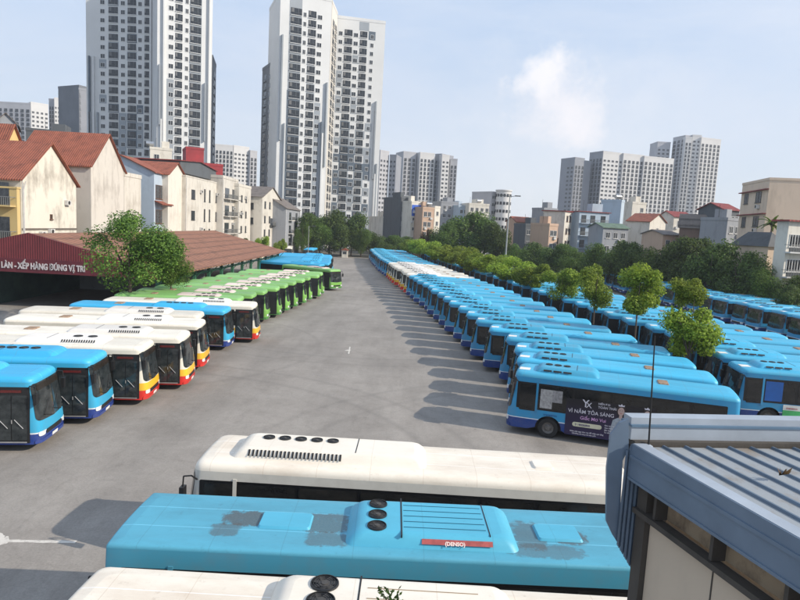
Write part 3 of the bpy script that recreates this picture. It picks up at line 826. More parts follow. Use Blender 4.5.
tree('green_tree', at(170, 275, 53).x, 53.5, at(170, 240, 53).z, 2.8, 2.0, 'big', 'small leafy tree at the shed corner, right of the bushy green tree', seed=5, r=.1)
# trees closing the far end of the lot
FE = [(312, 178, 209, 15, 'dark'), (331, 182, 206, 19, 'dark'), (353, 184, 210, 18, 'dark'), (303, 171, 220, 9, 'big'), (321, 179, 215, 15, 'big'), (342, 179.6, 222, 15, 'dark'), (362, 180, 226, 13, 'big'), (318, 188, 212, 17, 'dark'), (372, 188, 229, 15, 'dark'), (392, 190, 233, 14, 'dark'), (410, 194, 235, 14, 'dark'), (384, 181, 239, 10, 'dark'), (430, 186, 233, 13, 'dark')]
for i, (px, Y, y0, rp, kd) in enumerate(FE):
    a = at(px, y0, Y)
    tree('lot_tree', a.x, Y, a.z, .8, rp*Y/610*1.1, kd, ORD[i]+' leafy tree closing the far end of the lot, from the left', 'trees closing the far end of the lot', i+3, r=.25)
# big dark trees right of the middle
BD = [(470, 158, 207, 32, 'dark'), (447, 152, 220, 16, 'dark'), (497, 150, 219, 17, 'dark'), (428, 160, 224, 8, 'dry')]
BL = ['huge dark green tree crown in the middle distance left of the tall lamp post', 'dark tree leaning out left of the huge dark crown', 'dark tree right under the huge dark crown by the lamp post', 'brownish tree beside the white block with the blue banner']
for i, (px, Y, y0, rp, kd) in enumerate(BD):
    a = at(px, y0, Y); tree('dark_tree', a.x, Y, a.z, 2.2, rp*Y/610*1.05, kd, BL[i], None, i+1, r=.35)
# the dark wall of trees beyond the last row of buses
DW = [(800, 76, 272, 20), (775, 79, 262, 24), (742, 84, 246, 26), (715, 88, 236, 26), (694, 93, 231, 26), (672, 99, 238, 24), (650, 104, 240, 22), (626, 110, 236, 21), (604, 117, 240, 19), (583, 124, 243, 19), (560, 131, 240, 18), (540, 138, 240, 18), (521, 145, 240, 16), (700, 100, 232, 22), (792, 70, 282, 16), (506, 150, 243, 12)]
for i, (px, Y, y0, rp) in enumerate(DW):
    a = at(px, y0, Y); tree('dark_tree', a.x, Y, a.z, .5, rp*Y/610*1.12, 'big' if i in (1, 6, 9, 12) else 'dark', ORD[i]+' dark tree, from the right, of the belt behind the last bus row', 'dark trees behind the last bus row', i+2, r=.25)
for i, (px, Y, y0, rp, kd) in enumerate([(262, 130, 232, 9, 'mid'), (280, 140, 236, 7, 'mid'), (247, 122, 236, 6, 'dark')]):
    a = at(px, y0, Y); tree('garden_tree', a.x, Y, a.z, 1.5, rp*Y/610*1.1, kd, ['garden tree below the cream gabled house behind the shed', 'garden tree below the grey gabled house behind the shed', 'low garden tree at the foot of the balcony house'][i], None, i+1)
# palm on the terrace of the cream building is built with the houses
# leafy twig poking up at the bottom edge
tp = at(398, 594, 7.2)
sap = thing('sapling', (tp.x, 7.2, 0), 0, 'thin sapling whose leafy tip shows at the bottom edge in front of the white bus', 'sapling')
mb = MB(); mb.tube((0, 0, 0), (.04, .02, tp.z*.6), .03, .018, 6); mb.tube((.04, .02, tp.z*.6), (0, 0, tp.z), .018, .008, 6); 
rnd = random.Random(3); lm = MB()
for k in range(7):
    a = rnd.uniform(0, 6.3); e = Vector((math.cos(a)*.2, math.sin(a)*.12, tp.z-rnd.uniform(-.02, .25))); mb.tube((0, 0, tp.z-.35), e, .008, .004, 5)
    for q in range(9):
        c = e+Vector((rnd.gauss(0, .05), rnd.gauss(0, .05), rnd.gauss(0, .04))); n_ = Vector((rnd.gauss(0, .5), rnd.gauss(-.3, .5), 1)).normalized(); u = n_.orthogonal().normalized(); u.rotate(Matrix.Rotation(rnd.random()*6.3, 3, n_)); w = n_.cross(u)
        lm.quad(c-u*.035, c+w*.017, c+u*.035, c-w*.017)
mb.obj('stem', bark, sap); lm.obj('leaves', lf_mid, sap)

# ------------------------------------------------------------------ lamp posts and thin rods
def lamp_post(px, py, Y, r, label, heads=2):
    a = at(px, py, Y); t = thing('lamp_post', (a.x, Y, 0), 0, label, 'lamp post')
    MB().tube((0, 0, 0), (0, 0, a.z), r, r*.55, 10).obj('pole', mat('pole_grey', (.32, .33, .33), .5, .3), t)
    for s in ((-1, 1) if heads == 2 else (1,)):
        m = MB(); m.tube((0, 0, a.z-.1), (s*1.0, 0, a.z+.05), .05, .04, 6); m.box(min(s*.8, s*1.7), max(s*.8, s*1.7), -.2, .2, a.z-.02, a.z+.14)
        m.obj('lamp_head', mat('lamp_dark', (.08, .08, .08), .5), t)
lamp_post(510, 196, 100, .17, 'tall grey twin-headed lamp post rising from the line of small trees')
lamp_post(309, 226, 150, .10, 'thin lamp post in front of the trees at the far left end of the lot', 1)
# ------------------------------------------------------------------ buildings
def onx(px, py, X):
    r = ray(px, py); t = X/r.x
    return Vector((X, r.y*t, H+r.z*t))
winglass = glass('house_glass', (.02, .024, .03), .12, (.10, .11, .12))
towglass = glass('tower_glass', (.012, .015, .02), .2, (.05, .055, .06))
frame_w = mat('frame_white', (.55, .54, .52), .5); frame_b = mat('frame_brown', (.12, .06, .035), .6); frame_d = mat('frame_dark', (.05, .05, .05), .5)
railm = mat('rail_metal', (.25, .25, .24), .5, .4)
WC = {}
def winmesh(kind, w, h, fm=None):
    key = (kind, round(w, 1), round(h, 1), fm)
    if key in WC: return WC[key]
    w, h = key[1], key[2]; f = fm or frame_w
    mb = MB(); t = .07 if h < 2.6 else .1
    if kind in ('win', 'tall'):
        for a in ((-w/2, -w/2+t, 0, h), (w/2-t, w/2, 0, h), (-w/2+t, w/2-t, 0, t), (-w/2+t, w/2-t, h-t, h), (-t/2, t/2, t, h-t)): mb.box(a[0], a[1], -.07, .02, a[2], a[3])
        mb.box(-w/2-.08, w/2+.08, -.16, .02, -.1, -.002)
        pane = MB().box(-w/2+t, w/2-t, -.03, .015, t, h-t)
        WC[key] = (mb.mesh('window', f), pane.mesh('pane', winglass))
    elif kind == 'twin':      # tower window, one mesh
        mb.box(-w/2, w/2, -.10, .02, 0, h, 0); mb.box(-w/2+.12, -.05, -.13, -.101, .12, h-.12, 1); mb.box(.05, w/2-.12, -.13, -.101, .12, h-.12, 1)
        WC[key] = (mb.mesh('window', [f, towglass]), None)
    elif kind == 'loggia':    # flush dark panel standing in for recess shade, with slab lip and rail
        mb.box(-w/2, w/2, -.06, .02, .15, h, 1)
        mb.box(-w/2, w/2, -.3, .02, -.02, .15, 0)
        mb.box(-w/2, w/2, -.28, -.24, .95, 1.02, 2)
        n = max(2, int(w/.9))
        for i in range(n+1): x = -w/2+.04+(w-.08)*i/n; mb.box(x-.02, x+.02, -.28, -.25, .15, .95, 2)
        mb.box(w*.16, w*.2, -.1, -.061, .15, h, 2); mb.box(-w*.42, -w*.2, -.09, -.061, 1.1, h-.1, 3)
        WC[key] = (mb.mesh('balcony', [f, towglass, mat('tower_rail', (.10, .11, .12), .4), mat('tower_curtain', (.14, .14, .14), .6)]), None)
    elif kind == 'balc':      # house balcony with rail and door
        mb.box(-w/2, w/2, -1.0, .02, -.12, .06, 0); mb.box(-w/2, w/2, -1.0, -.94, .9, .98, 1)
        n = int(w/.22)
        for i in range(n+1): x = -w/2+.03+(w-.06)*i/n; mb.box(x-.02, x+.02, -.99, -.95, .06, .9, 1)
        for s in (-1, 1): mb.box(s*(w/2-.03)-.03, s*(w/2-.03)+.03, -1.0, 0, .9, .97, 1)
        pane = MB().box(-w*.32, w*.32, -.03, .015, .06, h); WC[key] = (mb.mesh('balcony', [f, railm]), pane.mesh('door', winglass))
    return WC[key]
def block(name, label, cat, p0, p1, d, h, wall, roof=('flat', None), front=(), left=(), right=(), group=None, fm=None, bands=0, z0=0, over=.35, parapet=.6):
    p0 = Vector(p0[:2]); p1 = Vector(p1[:2]); w = (p1-p0).length; e = (p1-p0)/w
    t = thing(name, (p0.x, p0.y, z0), math.atan2(e.y, e.x), label, cat, group)
    mb = MB(); kind, rm = roof[0], roof[1]; rise = roof[2] if len(roof) > 2 else 2.5
    if kind == 'gable_front':     # ridge runs into the depth, gable on the front
        mb.prism([(0, 0), (w, 0), (w, h), (w/2, h+rise), (0, h)], 'y', 0, d)
    elif kind == 'gable_side':
        mb.prism([(0, 0), (d, 0), (d, h), (d/2, h+rise), (0, h)], 'x', 0, w)
    else: mb.box(0, w, 0, d, 0, h)
    mb.obj('wall', wall, t)
    rb = MB(); th = .16
    if kind == 'gable_front':
        sl = rise/(w/2); o = over
        for s in (0, 1):
            P = [(-o, h-o*sl), (w/2, h+rise), (w/2, h+rise+th), (-o, h-o*sl+th)]
            if s: P = [(w-a, b) for a, b in P]
            rb.prism(P, 'y', -o, d+o)
    elif kind == 'gable_side':
        sl = rise/(d/2); o = over
        for s in (0, 1):
            P = [(-o, h-o*sl), (d/2, h+rise), (d/2, h+rise+th), (-o, h-o*sl+th)]
            if s: P = [(d-a, b) for a, b in P]
            rb.prism(P, 'x', -o, w+o)
    elif kind == 'hip':
        o = over; a = [(-o, -o), (w+o, -o), (w+o, d+o), (-o, d+o)]; m = min(w, d)/2*.9
        if w >= d: r = [(m, d/2), (w-m, d/2)]
        else: r = [(w/2, m), (w/2, d-m)]
        A = [(x, y, h) for x, y in a]; B = [(x, y, h+rise) for x, y in r]
        if w >= d:
            rb.quad(A[0], A[1], B[1], B[0]).quad(A[2], A[3], B[0], B[1]).poly([A[1], A[2], B[1]]).poly([A[3], A[0], B[0]])
        else:
            rb.quad(A[1], A[2], B[1], B[0]).quad(A[3], A[0], B[0], B[1]).poly([A[0], A[1], B[0]]).poly([A[2], A[3], B[1]])
        rb.poly(list(reversed(A)))
    else:
        if parapet:
            for a in ((-.08, w+.08, -.08, .12), (-.08, w+.08, d-.12, d+.08), (-.08, .12, .12, d-.12), (w-.12, w+.08, .12, d-.12)): rb.box(a[0], a[1], a[2], a[3], h+.003, h+parapet)
            rb.box(.12, w-.12, .12, d-.12, h+.003, h+.06)
        else: rb.box(-over, w+over, -over, d+over, h+.003, h+.22)
    rb.obj('roof', rm or wall, t)
    if bands:
        b = MB()
        for k in range(1, bands):
            z = h*k/bands; b.box(-.06, w+.06, -.06, d+.06, z-.07, z+.07)
        b.obj('string_course', mat('band_grey', (.33, .31, .28), .8), t)
    lists = {'window': [], 'balcony': []}
    def face(specs, ox, oy, ang, L):
        ca, sa = math.cos(ang), math.sin(ang)
        for s in specs:
            kd, us, zs, ww, hh = s[:5]
            for u in us:
                for z in zs:
                    if z < 0: z += h
                    if z < .2: continue
                    x = u*L; lists['balcony' if kd in ('balc', 'loggia') else 'window'].append((kd, ww, hh, (ox+ca*x, oy+sa*x, z), ang))
    face(front, 0, 0, 0, w); face(left, 0, d, -PI/2, d); face(right, w, 0, PI/2, d)
    for nm, ls in lists.items():
        ls.sort(key=lambda q: (-q[1]*q[2]*(1.3 if q[4] == 0 else .8), q[3][2]))
        for q in ls[:100]:
            a, b = winmesh(q[0], q[1], q[2], fm)
            o = link(nm, a, t, q[3], (0, 0, q[4]))
            if b: link(b.name.split('.')[0], b, o)
        if len(ls) > 100:
            rest = MB(); mats = None
            for q in ls[100:]:
                a, b = winmesh(q[0], q[1], q[2], fm); mats = mats or list(a.materials)
                m = MB(); m.v = [tuple(v.co) for v in a.vertices]; m.f = [tuple(p.vertices) for p in a.polygons]; m.mi = [p.material_index for p in a.polygons]
                rest.add(m, Matrix.Translation(q[3]) @ Matrix.Rotation(q[4], 4, 'Z'))
            tag(rest.obj(nm, mats, t), kind='stuff')
    return t
def zs(n, z0, fh): return [z0+fh*i for i in range(n)]

white_c = mat('tower_white', (.66, .665, .66), .7, 0, .05, .1); grey_c = mat('tower_grey', (.30, .33, .36), .7, 0, .1, .1); slate_c = mat('tower_slate', (.10, .13, .165), .6, 0, .15, .2)
warm_c = mat('tower_warm', (.60, .57, .52), .7, 0, .06, .1); shade_c = mat('tower_dark_shade', (.16, .17, .19), .7, 0, .15, .1)  # dark tone puts shade into the walls of tower sides facing away from sun
def wing(parent_label, A, B, d, h, wall, cols, fh=3.15, lcols=(), rcols=(), name='apartment_tower', group=None, panels=(), fins=(), seed=1, zbase=2.5, label=None, top=None):
    """one slab of a tower; cols: (u0, u1, kind) as fractions of the front"""
    w = (Vector(A[:2])-Vector(B[:2])).length; n = int((h-zbase-1.5)/fh)
    Z = zs(n, zbase, fh)
    def sp(cs, L): return [('loggia' if k == 'L' else 'twin', [(a+b)/2], Z, max(.5, (b-a)*L), fh*.78 if k == 'L' else fh*.52) for a, b, k in cs]
    t = block(name, label, 'building', A, B, d, h, wall, ('flat', wall), sp(cols, w), sp(lcols, d), sp(rcols, d), group, fm=wall, parapet=1.1)
    rnd = random.Random(seed)
    if panels:
        for mi, m in enumerate((grey_c, slate_c)):
            mb = MB()
            for (u0, u1, f0, f1, tone) in panels:
                if tone == mi: MB().box(u0*w, u1*w, -.05, .03, Z[0]+f0*fh-.35, min(h-.2, Z[0]+f1*fh-.352)).obj('cladding_panel', m, t)
    for (u, wd, z0, z1, tone) in fins:
        MB().box(u*w, u*w+wd, -.9, .02, z0, z1).obj('fin', (grey_c, white_c, slate_c)[tone], t)
    return t
def merge(base, others, label):
    """wings of one tower: children one level down stay parts, walls become parts of the base tower"""
    for o in others:
        M = o.matrix_basis.copy(); Bi = base.matrix_basis.inverted()
        for c in list(o.children):
            loc = c.matrix_basis.copy(); c.parent = base; c.matrix_basis = Bi @ M @ loc
        bpy.data.objects.remove(o)
    base['label'] = label
def rand_panels(seed, cols, n, p, lo=0):
    rnd = random.Random(seed); out = []
    for f in range(lo, n):
        pp = p*(1.6 if f < n*.45 else .6)
        for a, b in cols:
            if rnd.random() < pp: out.append((a, b, f, f+1, 1 if rnd.random() < (.6 if f < n*.5 else .15) else 0))
    return out
P = lambda px, py, Y: at(px, py, Y)
def ht(px, py, Y): return at(px, py, Y).z
# ---- tall tower at the left
h1 = 101
a = wing('', P(86.5, 90, 233), P(151, 90, 233), 20, h1, white_c, [(.22, .29, 'W'), (.35, .49, 'L'), (.535, .60, 'W'), (.64, .77, 'L'), (.80, .86, 'W'), (.90, .97, 'L')], panels=rand_panels(3, [(.34, .50), (.50, .62), (.63, .78), (.78, .88)], 30, .36)+[(.2, .31, k, k+1, 0) for k in (6, 15, 19)],
         fins=((.045, .5, 30, 66, 2), (.11, .5, 34, 66, 1), (.05, .5, 2, 46, 0), (.17, .45, 0, 46, 0)), label='x')
b = wing('', P(157, 90, 214), P(211.5, 90, 222), 26, h1, white_c, [(.2, .29, 'W'), (.32, .45, 'L'), (.50, .56, 'W'), (.59, .79, 'L')],
         panels=[(.17, .30, 0, 17, 0), (.58, .80, 0, 9, 1), (.58, .80, 9, 29, 0)], fins=((.03, .4, 40, 60, 0), (.10, .5, 20, 88, 1), (.86, .4, 36, 56, 0), (.93, .4, 8, 90, 1), (.06, .5, 8, 42, 1)), label='x', rcols=[(.3, .5, 'W')])
c = wing('', P(150.5, 90, 236), P(157.5, 90, 236), 10, h1, slate_c, [(.25, .75, 'L')], label='x')
dd = wing('', P(212, 110, 236), P(215.5, 110, 250), 14, ht(214, 58, 236), shade_c, [(.3, .7, 'L')], label='x')
merge(a, [b, c, dd], 'tallest white apartment tower at the left, half in shadow and half sunlit')
# ---- tall tower in the middle
A0, A1 = P(277.5, 110, 222), P(328, 110, 229)
a = wing('', A0, A1, 22, ht(300, -3, 226), white_c, [(.20, .42, 'L'), (.45, .51, 'W'), (.55, .70, 'L'), (.73, .82, 'W')],
         panels=[(.17, .43, 0, 17, 1), (.18, .42, 17, 27, 0), (.72, .84, 0, 16, 0), (.53, .71, 0, 3, 0)]+[(.55, .71, k, k+1, 0) for k in (16, 17, 19)], fins=((.04, .5, 38, 74, 0), (.12, .4, 12, 44, 0), (.88, .6, 10, 42, 1), (.94, .5, 30, 60, 0), (.86, .3, 8, 46, 2)), label='x')
b = wing('', P(334, 110, 244), P(381.5, 110, 248), 22, ht(360, 21, 246), white_c, [(.04, .12, 'W'), (.16, .32, 'L'), (.35, .44, 'W'), (.48, .63, 'L'), (.70, .77, 'W')],
         panels=rand_panels(8, [(.02, .14), (.14, .34), (.34, .46), (.46, .66), (.66, .8)], 27, .45), fins=((.86, .5, 28, 58, 0), (.93, .5, 6, 34, 0), (.90, .6, 4, 30, 1)), label='x')
c = wing('', P(328.5, 110, 231), P(334, 110, 243.5), 12, ht(331, 8, 236), warm_c, [(.2, .5, 'L'), (.65, .9, 'L')], label='x')
d_ = wing('', P(261.5, 110, 247), P(277.3, 110, 229), 20, ht(266, 64, 236), shade_c, [(.1, .3, 'L'), (.45, .6, 'W'), (.7, .85, 'L')], label='x')
merge(a, [b, c, d_], 'tall white and grey apartment tower in the middle, with a lower right wing')
# ---- far slabs
def slab(name, label, segs, Y, d=16, cat='building'):
    """segs: (px0, px1, py, ytop, wallmat, dY0, dY1, ncols, kind)"""
    base = None; oth = []
    for (x0, x1, py, yt, m, y0, y1, nc, kd) in segs:
        cs = [((k+.2)/nc, (k+.8)/nc, kd) for k in range(nc)]
        o = wing('', P(x0, py, Y+y0), P(x1, py, Y+y1), d, ht((x0+x1)/2, yt, Y+(y0+y1)/2), m, cs, fh=3.2, label='x', name=name)
        if base is None: base = o
        else: oth.append(o)
    merge(base, oth, label)
far_w = mat('far_white', (.60, .59, .58), .7, 0, .05, .1); far_g = mat('far_grey_shade', (.26, .27, .30), .7, 0, .1, .1); far_m = mat('far_mid', (.42, .42, .44), .7, 0, .1, .1)  # darker tones also carry the shade of unlit faces in the wall colour
slab('apartment_block', 'narrow grey apartment slab just right of the tall middle tower', [(379, 388, 180, 152, far_m, 0, 6, 3, 'W'), (388.5, 395, 185, 156, far_g, 5, 4, 2, 'W')], 430)
slab('apartment_block', 'wide grey-white apartment slab with stepped vertical bays left of centre skyline', [(402, 414.5, 185, 153, far_m, 0, 4, 3, 'L'), (415, 418, 185, 154, far_g, 6, 6, 1, 'W'), (418.5, 433, 185, 154, far_w, 0, 4, 4, 'L'), (433.5, 440, 185, 155, far_g, 8, 4, 2, 'L'), (440.5, 448, 185, 156, far_w, 0, 2, 2, 'W'), (449, 456, 185, 160, far_m, 7, 7, 2, 'L')], 480)
slab('apartment_block', 'dark narrow apartment block at the left end of the right-hand cluster', [(565.5, 573, 180, 161, far_g, 8, 0, 2, 'W'), (573.5, 583, 180, 159, far_g, 0, 4, 3, 'L')], 470)
slab('apartment_block', 'long white apartment block with shade-toned left end in the right-hand cluster', [(587.5, 600.5, 180, 153, far_g, 14, 0, 4, 'L'), (601, 621, 180, 153.5, far_w, 0, 6, 5, 'W'), (621.3, 642, 180, 155.5, far_w, 4, 10, 5, 'L'), (642.3, 672, 180, 158.5, far_w, 8, 16, 7, 'L')], 470)
slab('apartment_tower', 'highest white apartment tower of the right-hand cluster, behind the long block', [(656, 669, 160, 143, far_m, 14, 14, 3, 'W'), (671, 683, 160, 137.5, far_m, 18, 2, 3, 'L'), (683.4, 690, 160, 138, far_w, 0, 0, 2, 'L'), (690.3, 699, 160, 136, far_w, 2, 2, 2, 'W'), (699.3, 719, 160, 139.5, far_w, 0, 6, 5, 'L')], 520)
slab('apartment_block', 'pale apartment block low at the far left edge of the skyline', [(-8, 30.5, 115, 103.5, far_m, 0, 0, 7, 'L'), (31, 48.5, 115, 104.5, far_w, 0, 8, 4, 'W')], 465)
slab('apartment_block', 'pale apartment block with grey recess behind the dark scaffold roof, left skyline', [(49, 54, 115, 100, far_g, 6, 6, 2, 'L'), (54.5, 66, 115, 99.5, far_w, 0, 4, 4, 'W'), (66.5, 74, 115, 102, far_w, 6, 10, 2, 'W')], 480)
slab('apartment_block', 'blue-grey apartment block touching the left side of the tallest tower', [(73.5, 79, 115, 91, far_g, 8, 0, 2, 'W'), (79.3, 87, 115, 88, shade_c, 0, 4, 3, 'L')], 320)
slab('apartment_block', 'white apartment block between the two tall towers', [(215, 233, 160, 146, far_w, 0, 4, 5, 'L'), (233.5, 249, 160, 147.5, far_w, 4, 12, 4, 'W'), (250, 257, 165, 152, far_m, 10, 14, 2, 'L')], 465)
# ---- low blocks around the middle
tile = None
def tilemat(name, c, scale=9., axis=0):
    t = NT(name); x = t.xyz()
    s = t.math('MULTIPLY_ADD', t.math('SINE', t.math('MULTIPLY', x[axis], scale)), .5, .5)
    s2 = t.math('MULTIPLY_ADD', t.math('SINE', t.math('MULTIPLY', x[2], scale*2.2)), .5, .5)
    n = t.noise(.9, 7, .7); cc = t.ramp(n, [(.3, tuple(k*.55 for k in c)), (.5, c), (.75, tuple(min(1, k*1.25) for k in c))])
    cc = t.mix(.75, cc, t.ramp(s, [(.0, .25), (.4, 1.)]), 'MULTIPLY'); cc = t.mix(.55, cc, t.ramp(s2, [(.0, .4), (.3, 1.)]), 'MULTIPLY')
    t.link(cc, t.b.inputs['Base Color']); t.b.inputs['Roughness'].default_value = .75
    t.bump(s, .6, .06); return t.m
red_tile = tilemat('red_tile', (.34, .10, .055), 22., 0); red_tile_y = tilemat('red_tile_y', (.36, .11, .06), 22., 1)
dull_red = tilemat('dull_red_sheet', (.26, .045, .04), 10.); grey_roof = tilemat('grey_sheet', (.20, .17, .15), 9.)
green_sheet = mat('green_sheet', (.10, .15, .10), .6, 0, .3, 1); dark_sheet = mat('dark_sheet', (.05, .055, .06), .6, 0, .3, 1)
w_white = stained('wall_white', (.68, .64, .56), (.30, .26, .20), .5, .8); w_stain = stained('wall_mouldy', (.68, .64, .55), (.16, .13, .10), .85, .45, stretch=(1, 1, .45))
w_cream = stained('wall_cream', (.62, .58, .51), (.25, .21, .16), .7, .7); w_yellow = stained('wall_yellow', (.62, .46, .20), (.3, .2, .1), .4, .7)
w_beige = stained('wall_beige', (.60, .56, .50), (.24, .21, .18), .75, .6); w_grey = stained('wall_grey', (.30, .31, .33), (.14, .14, .14), .5, .7)
w_blue = stained('wall_light_blue', (.42, .50, .58), (.25, .27, .3), .4, .7); w_pink = stained('wall_peach', (.52, .36, .26), (.3, .2, .15), .4, .7)
w_dark = stained('wall_dark', (.10, .11, .12), (.05, .05, .05), .5, .7)
LR = random.Random(4)
def low(label, x0, x1, py, ytop, Y, m, roof=('flat', None), nf=3, cols=(.25, .5, .75), kd='win', ww=1.2, wh=1.4, d=12, dY=2, group=None, cat='building', name='town_house', left=(), fm=None, par=.6):
    if x0 > 500: d = min(d, 6); x0 = x0+d*(x0-400)/(Y+d)
    z = ht((x0+x1)/2, ytop, Y+dY/2); fh = 3.2; n = max(1, int(z/fh))
    hh_ = block(name, label, cat, P(x0, py, Y), P(x1, py, Y+dY), d, z, m, roof, [(kd, cols, [-(2.5 if kd != 'balc' else 2.9)-fh*q for q in range(n)], ww, wh)] if cols else (), left, (), group, fm=fm, parapet=par)
    if cols and (x1-x0) > 8:
        w_ = (P(x0, py, Y)-P(x1, py, Y+dY)).length
        for q in range(2):
            x_ = LR.uniform(.1, .9)*w_; z_ = z-LR.choice((3.3, 6.5))
            if z_ > 1: MB().box(x_-.42, x_+.42, -.45, -.02, z_, z_+.6).obj('air_conditioner', frame_w, hh_)
        if roof[0] == 'flat':
            MB().box(w_*.55, w_*.9, d*.35, d*.8, z+.2, z+2.4).obj('stair_head', m, hh_)
            MB().tube((w_*.3, d*.5, z), (w_*.3, d*.5, z+3.2), .04).obj('aerial', darkmetal, hh_)
    return hh_
low('dark grey storeyed block left of the building with the blue banner', 400.5, 410.5, 215, 199, 205, w_dark, nf=4, cols=(.3, .7), ww=1.6)
bb = low('narrow white block carrying a blue banner at its top', 411, 421.5, 215, 203, 200, w_white, cols=(.3, .7), wh=1.0)
wb = (P(411, 215, 200)-P(421.5, 215, 202)).length; zb_ = ht(416, 203, 200)
sgn = MB().box(.25, wb-.2, -.14, -.05, zb_-4.2, zb_-.6).obj('banner', mat('banner_blue', (.02, .10, .50), .5, 0, .5, 1.5), bb)
t_ = text_mb('24H', 1.1, .02); MB().add(t_, Matrix.Translation((.55, -.17, zb_-2.9)) @ Euler((R(90), 0, 0)).to_matrix().to_4x4()).obj('lettering', mat('banner_white', (.7, .7, .75), .5), sgn)
low('peach-coloured house right of the blue banner block', 422.5, 434, 215, 209, 196, w_pink, cols=(.25, .6), wh=1.6)
low('small white annex between the peach house and the dark tree crown', 434.5, 440, 215, 208, 198, w_white, cols=(.5,))
low('low white house beneath the narrow grey slab in the middle distance', 383, 394, 222, 218.5, 215, w_cream, cols=(.2, .5, .8))
low('wide grey low-rise roofline behind the huge dark tree, left part', 441, 458, 210, 203, 240, w_grey, cols=(.2, .5, .8))
low('white low-rise with rooftop clutter behind the huge dark tree, right part', 469, 489, 210, 205, 235, w_white, cols=(.15, .4, .65, .9))
low('pale roof block between the grey and the white low-rises', 458.5, 468.5, 210, 207, 238, w_blue, cols=(.3, .7))
low('light blue-grey office block left of the rounded white one', 491, 496.5, 205, 193, 262, far_m, cols=(.3, .7))
a = P(496.8, 205, 258); rt = thing('round_tower', (P(504.5, 205, 258).x, 262, 0), 0, 'white rounded office block beside the tall lamp post', 'building')
zr_ = ht(504, 191, 260); rr_ = (P(512, 205, 258).x-a.x)/2
MB().lathe([(rr_, 0), (rr_, zr_), (.01, zr_)], (0, 0, 0), 'z', 32).obj('wall', far_w, rt, 40)
MB().lathe([(rr_+.35, zr_+.01), (rr_+.35, zr_+.5), (.01, zr_+.5)], (0, 0, 0), 'z', 32).obj('roof', far_w, rt, 40)
for k in range(6):
    for q in range(7):
        a_ = -PI+PI*q/7+.2; c_a = (rr_+.03)
        MB().box(-.45, .45, -.08, .05, 0, 1.2, 0, Matrix.Translation((c_a*math.cos(a_), c_a*math.sin(a_), zr_-2.4-3.3*k)) @ Matrix.Rotation(a_+PI/2, 4, 'Z')).obj('window', towglass, rt)
low('red-roofed low house right of the lamp post, behind the trees', 512, 532, 230, 222, 190, w_pink, ('gable_side', red_tile, 1.5), cols=(.2, .5, .8))
low('dim brown house left of the grey roof block', 521, 541, 235, 226, 172, w_dark, cols=(.2, .5, .8), d=8)
# ---- houses on the right
GH = None
low('flat grey block behind the cream house at the left end of the right-hand houses', 539, 557, 218, 210, 185, w_grey, cols=(.3, .7))
low('narrow cream house with brown windows and red eaves on the right side', 558, 571, 230, 212, 158, w_cream, ('flat', dull_red), cols=(.35, .75), ww=1.1, wh=1.5, par=0, fm=frame_b, dY=4, left=[('win', (.3, .7), zs(3, 1, 3.2), 1.1, 1.4)])
low('light blue house with balconies and red roof edge on the right side', 572, 608, 230, 212.5, 160, w_blue, ('flat', dull_red), cols=(.15, .45, .8), kd='balc', ww=2.2, wh=2.1, par=0, fm=w_blue)
low('slim grey-blue wall block with a tank, right of the light blue house', 613, 623, 220, 202, 178, w_blue, cols=(), d=8)
low('cream flat-roofed block right of the slim grey-blue one', 624, 645, 220, 204, 186, w_cream, cols=(.7,))
low('cream gabled house with red roof facing the lot on the right side', 640, 665, 230, 222, 150, w_cream, ('gable_front', red_tile_y, 1.9), cols=(.5,), ww=1, wh=1, dY=5, d=14)
low('low house under a grey-green sheet roof on the right side', 595, 628, 235, 228, 146, w_grey, ('gable_side', green_sheet, 1.0), cols=(.2, .5, .8), d=8)
low('long dark-red sheet roof behind the cream gabled house', 664, 692, 225, 217, 165, w_cream, ('gable_side', dull_red, 1.4), cols=(.3, .7), d=9)
low('brown corrugated lean-to in front of the long dark-red roof', 652, 680, 238, 235, 132, w_pink, ('gable_side', grey_roof, .9), cols=(.3, .7), d=7)
low('pinkish small house in the dark trees right of the lamp post', 543, 557, 240, 226, 152, w_pink, cols=(.3, .7))
low('grey wall block under the dark-red rooftop room', 712, 741, 230, 221, 122, w_grey, cols=(.3, .7), d=10)
low('dark-red rooftop room with glazed front on the right side', 709, 739, 215, 210, 126, w_dark, ('gable_side', dull_red, 1.3), cols=(.5, .75), ww=2.2, wh=1.2, d=7)
low('weathered brick gable building in shade beside the dark-red rooftop room', 697, 711, 235, 226, 128, stained('wall_brick', (.2, .13, .10), (.08, .06, .05), .6, .9), ('gable_front', grey_roof, 2.2), cols=(.5,), d=9)
# cream three-storey building and its neighbours at the right edge
w_warm = stained('wall_warm', (.70, .55, .42), (.34, .26, .18), .4, .6)
c0, c1 = P(741, 200, 108), P(767.5, 200, 97)
hz = ht(745, 185, 107); fl = hz/4.6
cb = block('house', 'cream three-storey building with flat roof and wall air conditioners at the right edge', 'building', c0, c1, 16, hz, w_warm, ('flat', w_warm),
      [('win', (.22,), [hz-3.3, hz-7.2], 1.7, 1.7), ('win', (.68,), [hz-3.3, hz-7.2], 2.2, 1.7)], fm=frame_d, parapet=.4)
w_ = (Vector(c0[:2])-Vector(c1[:2])).length
for z_ in (hz-1.5, hz-5.3): MB().box(-.1, w_+.1, -.5, 0, z_+.05, z_+.2).obj('awning', dull_red, cb)
for z_ in (hz-4.3, hz-8.1):
    o = MB().box(w_*.68, w_*.68+.9, -.45, -.02, z_, z_+.6).obj('air_conditioner', frame_w, cb); f_ = fan_mesh(.24); link('fan', f_, o, (w_*.68+.35, -.455, z_+.3), (R(90), 0, 0))
q0 = P(769.5, 200, 97.5)

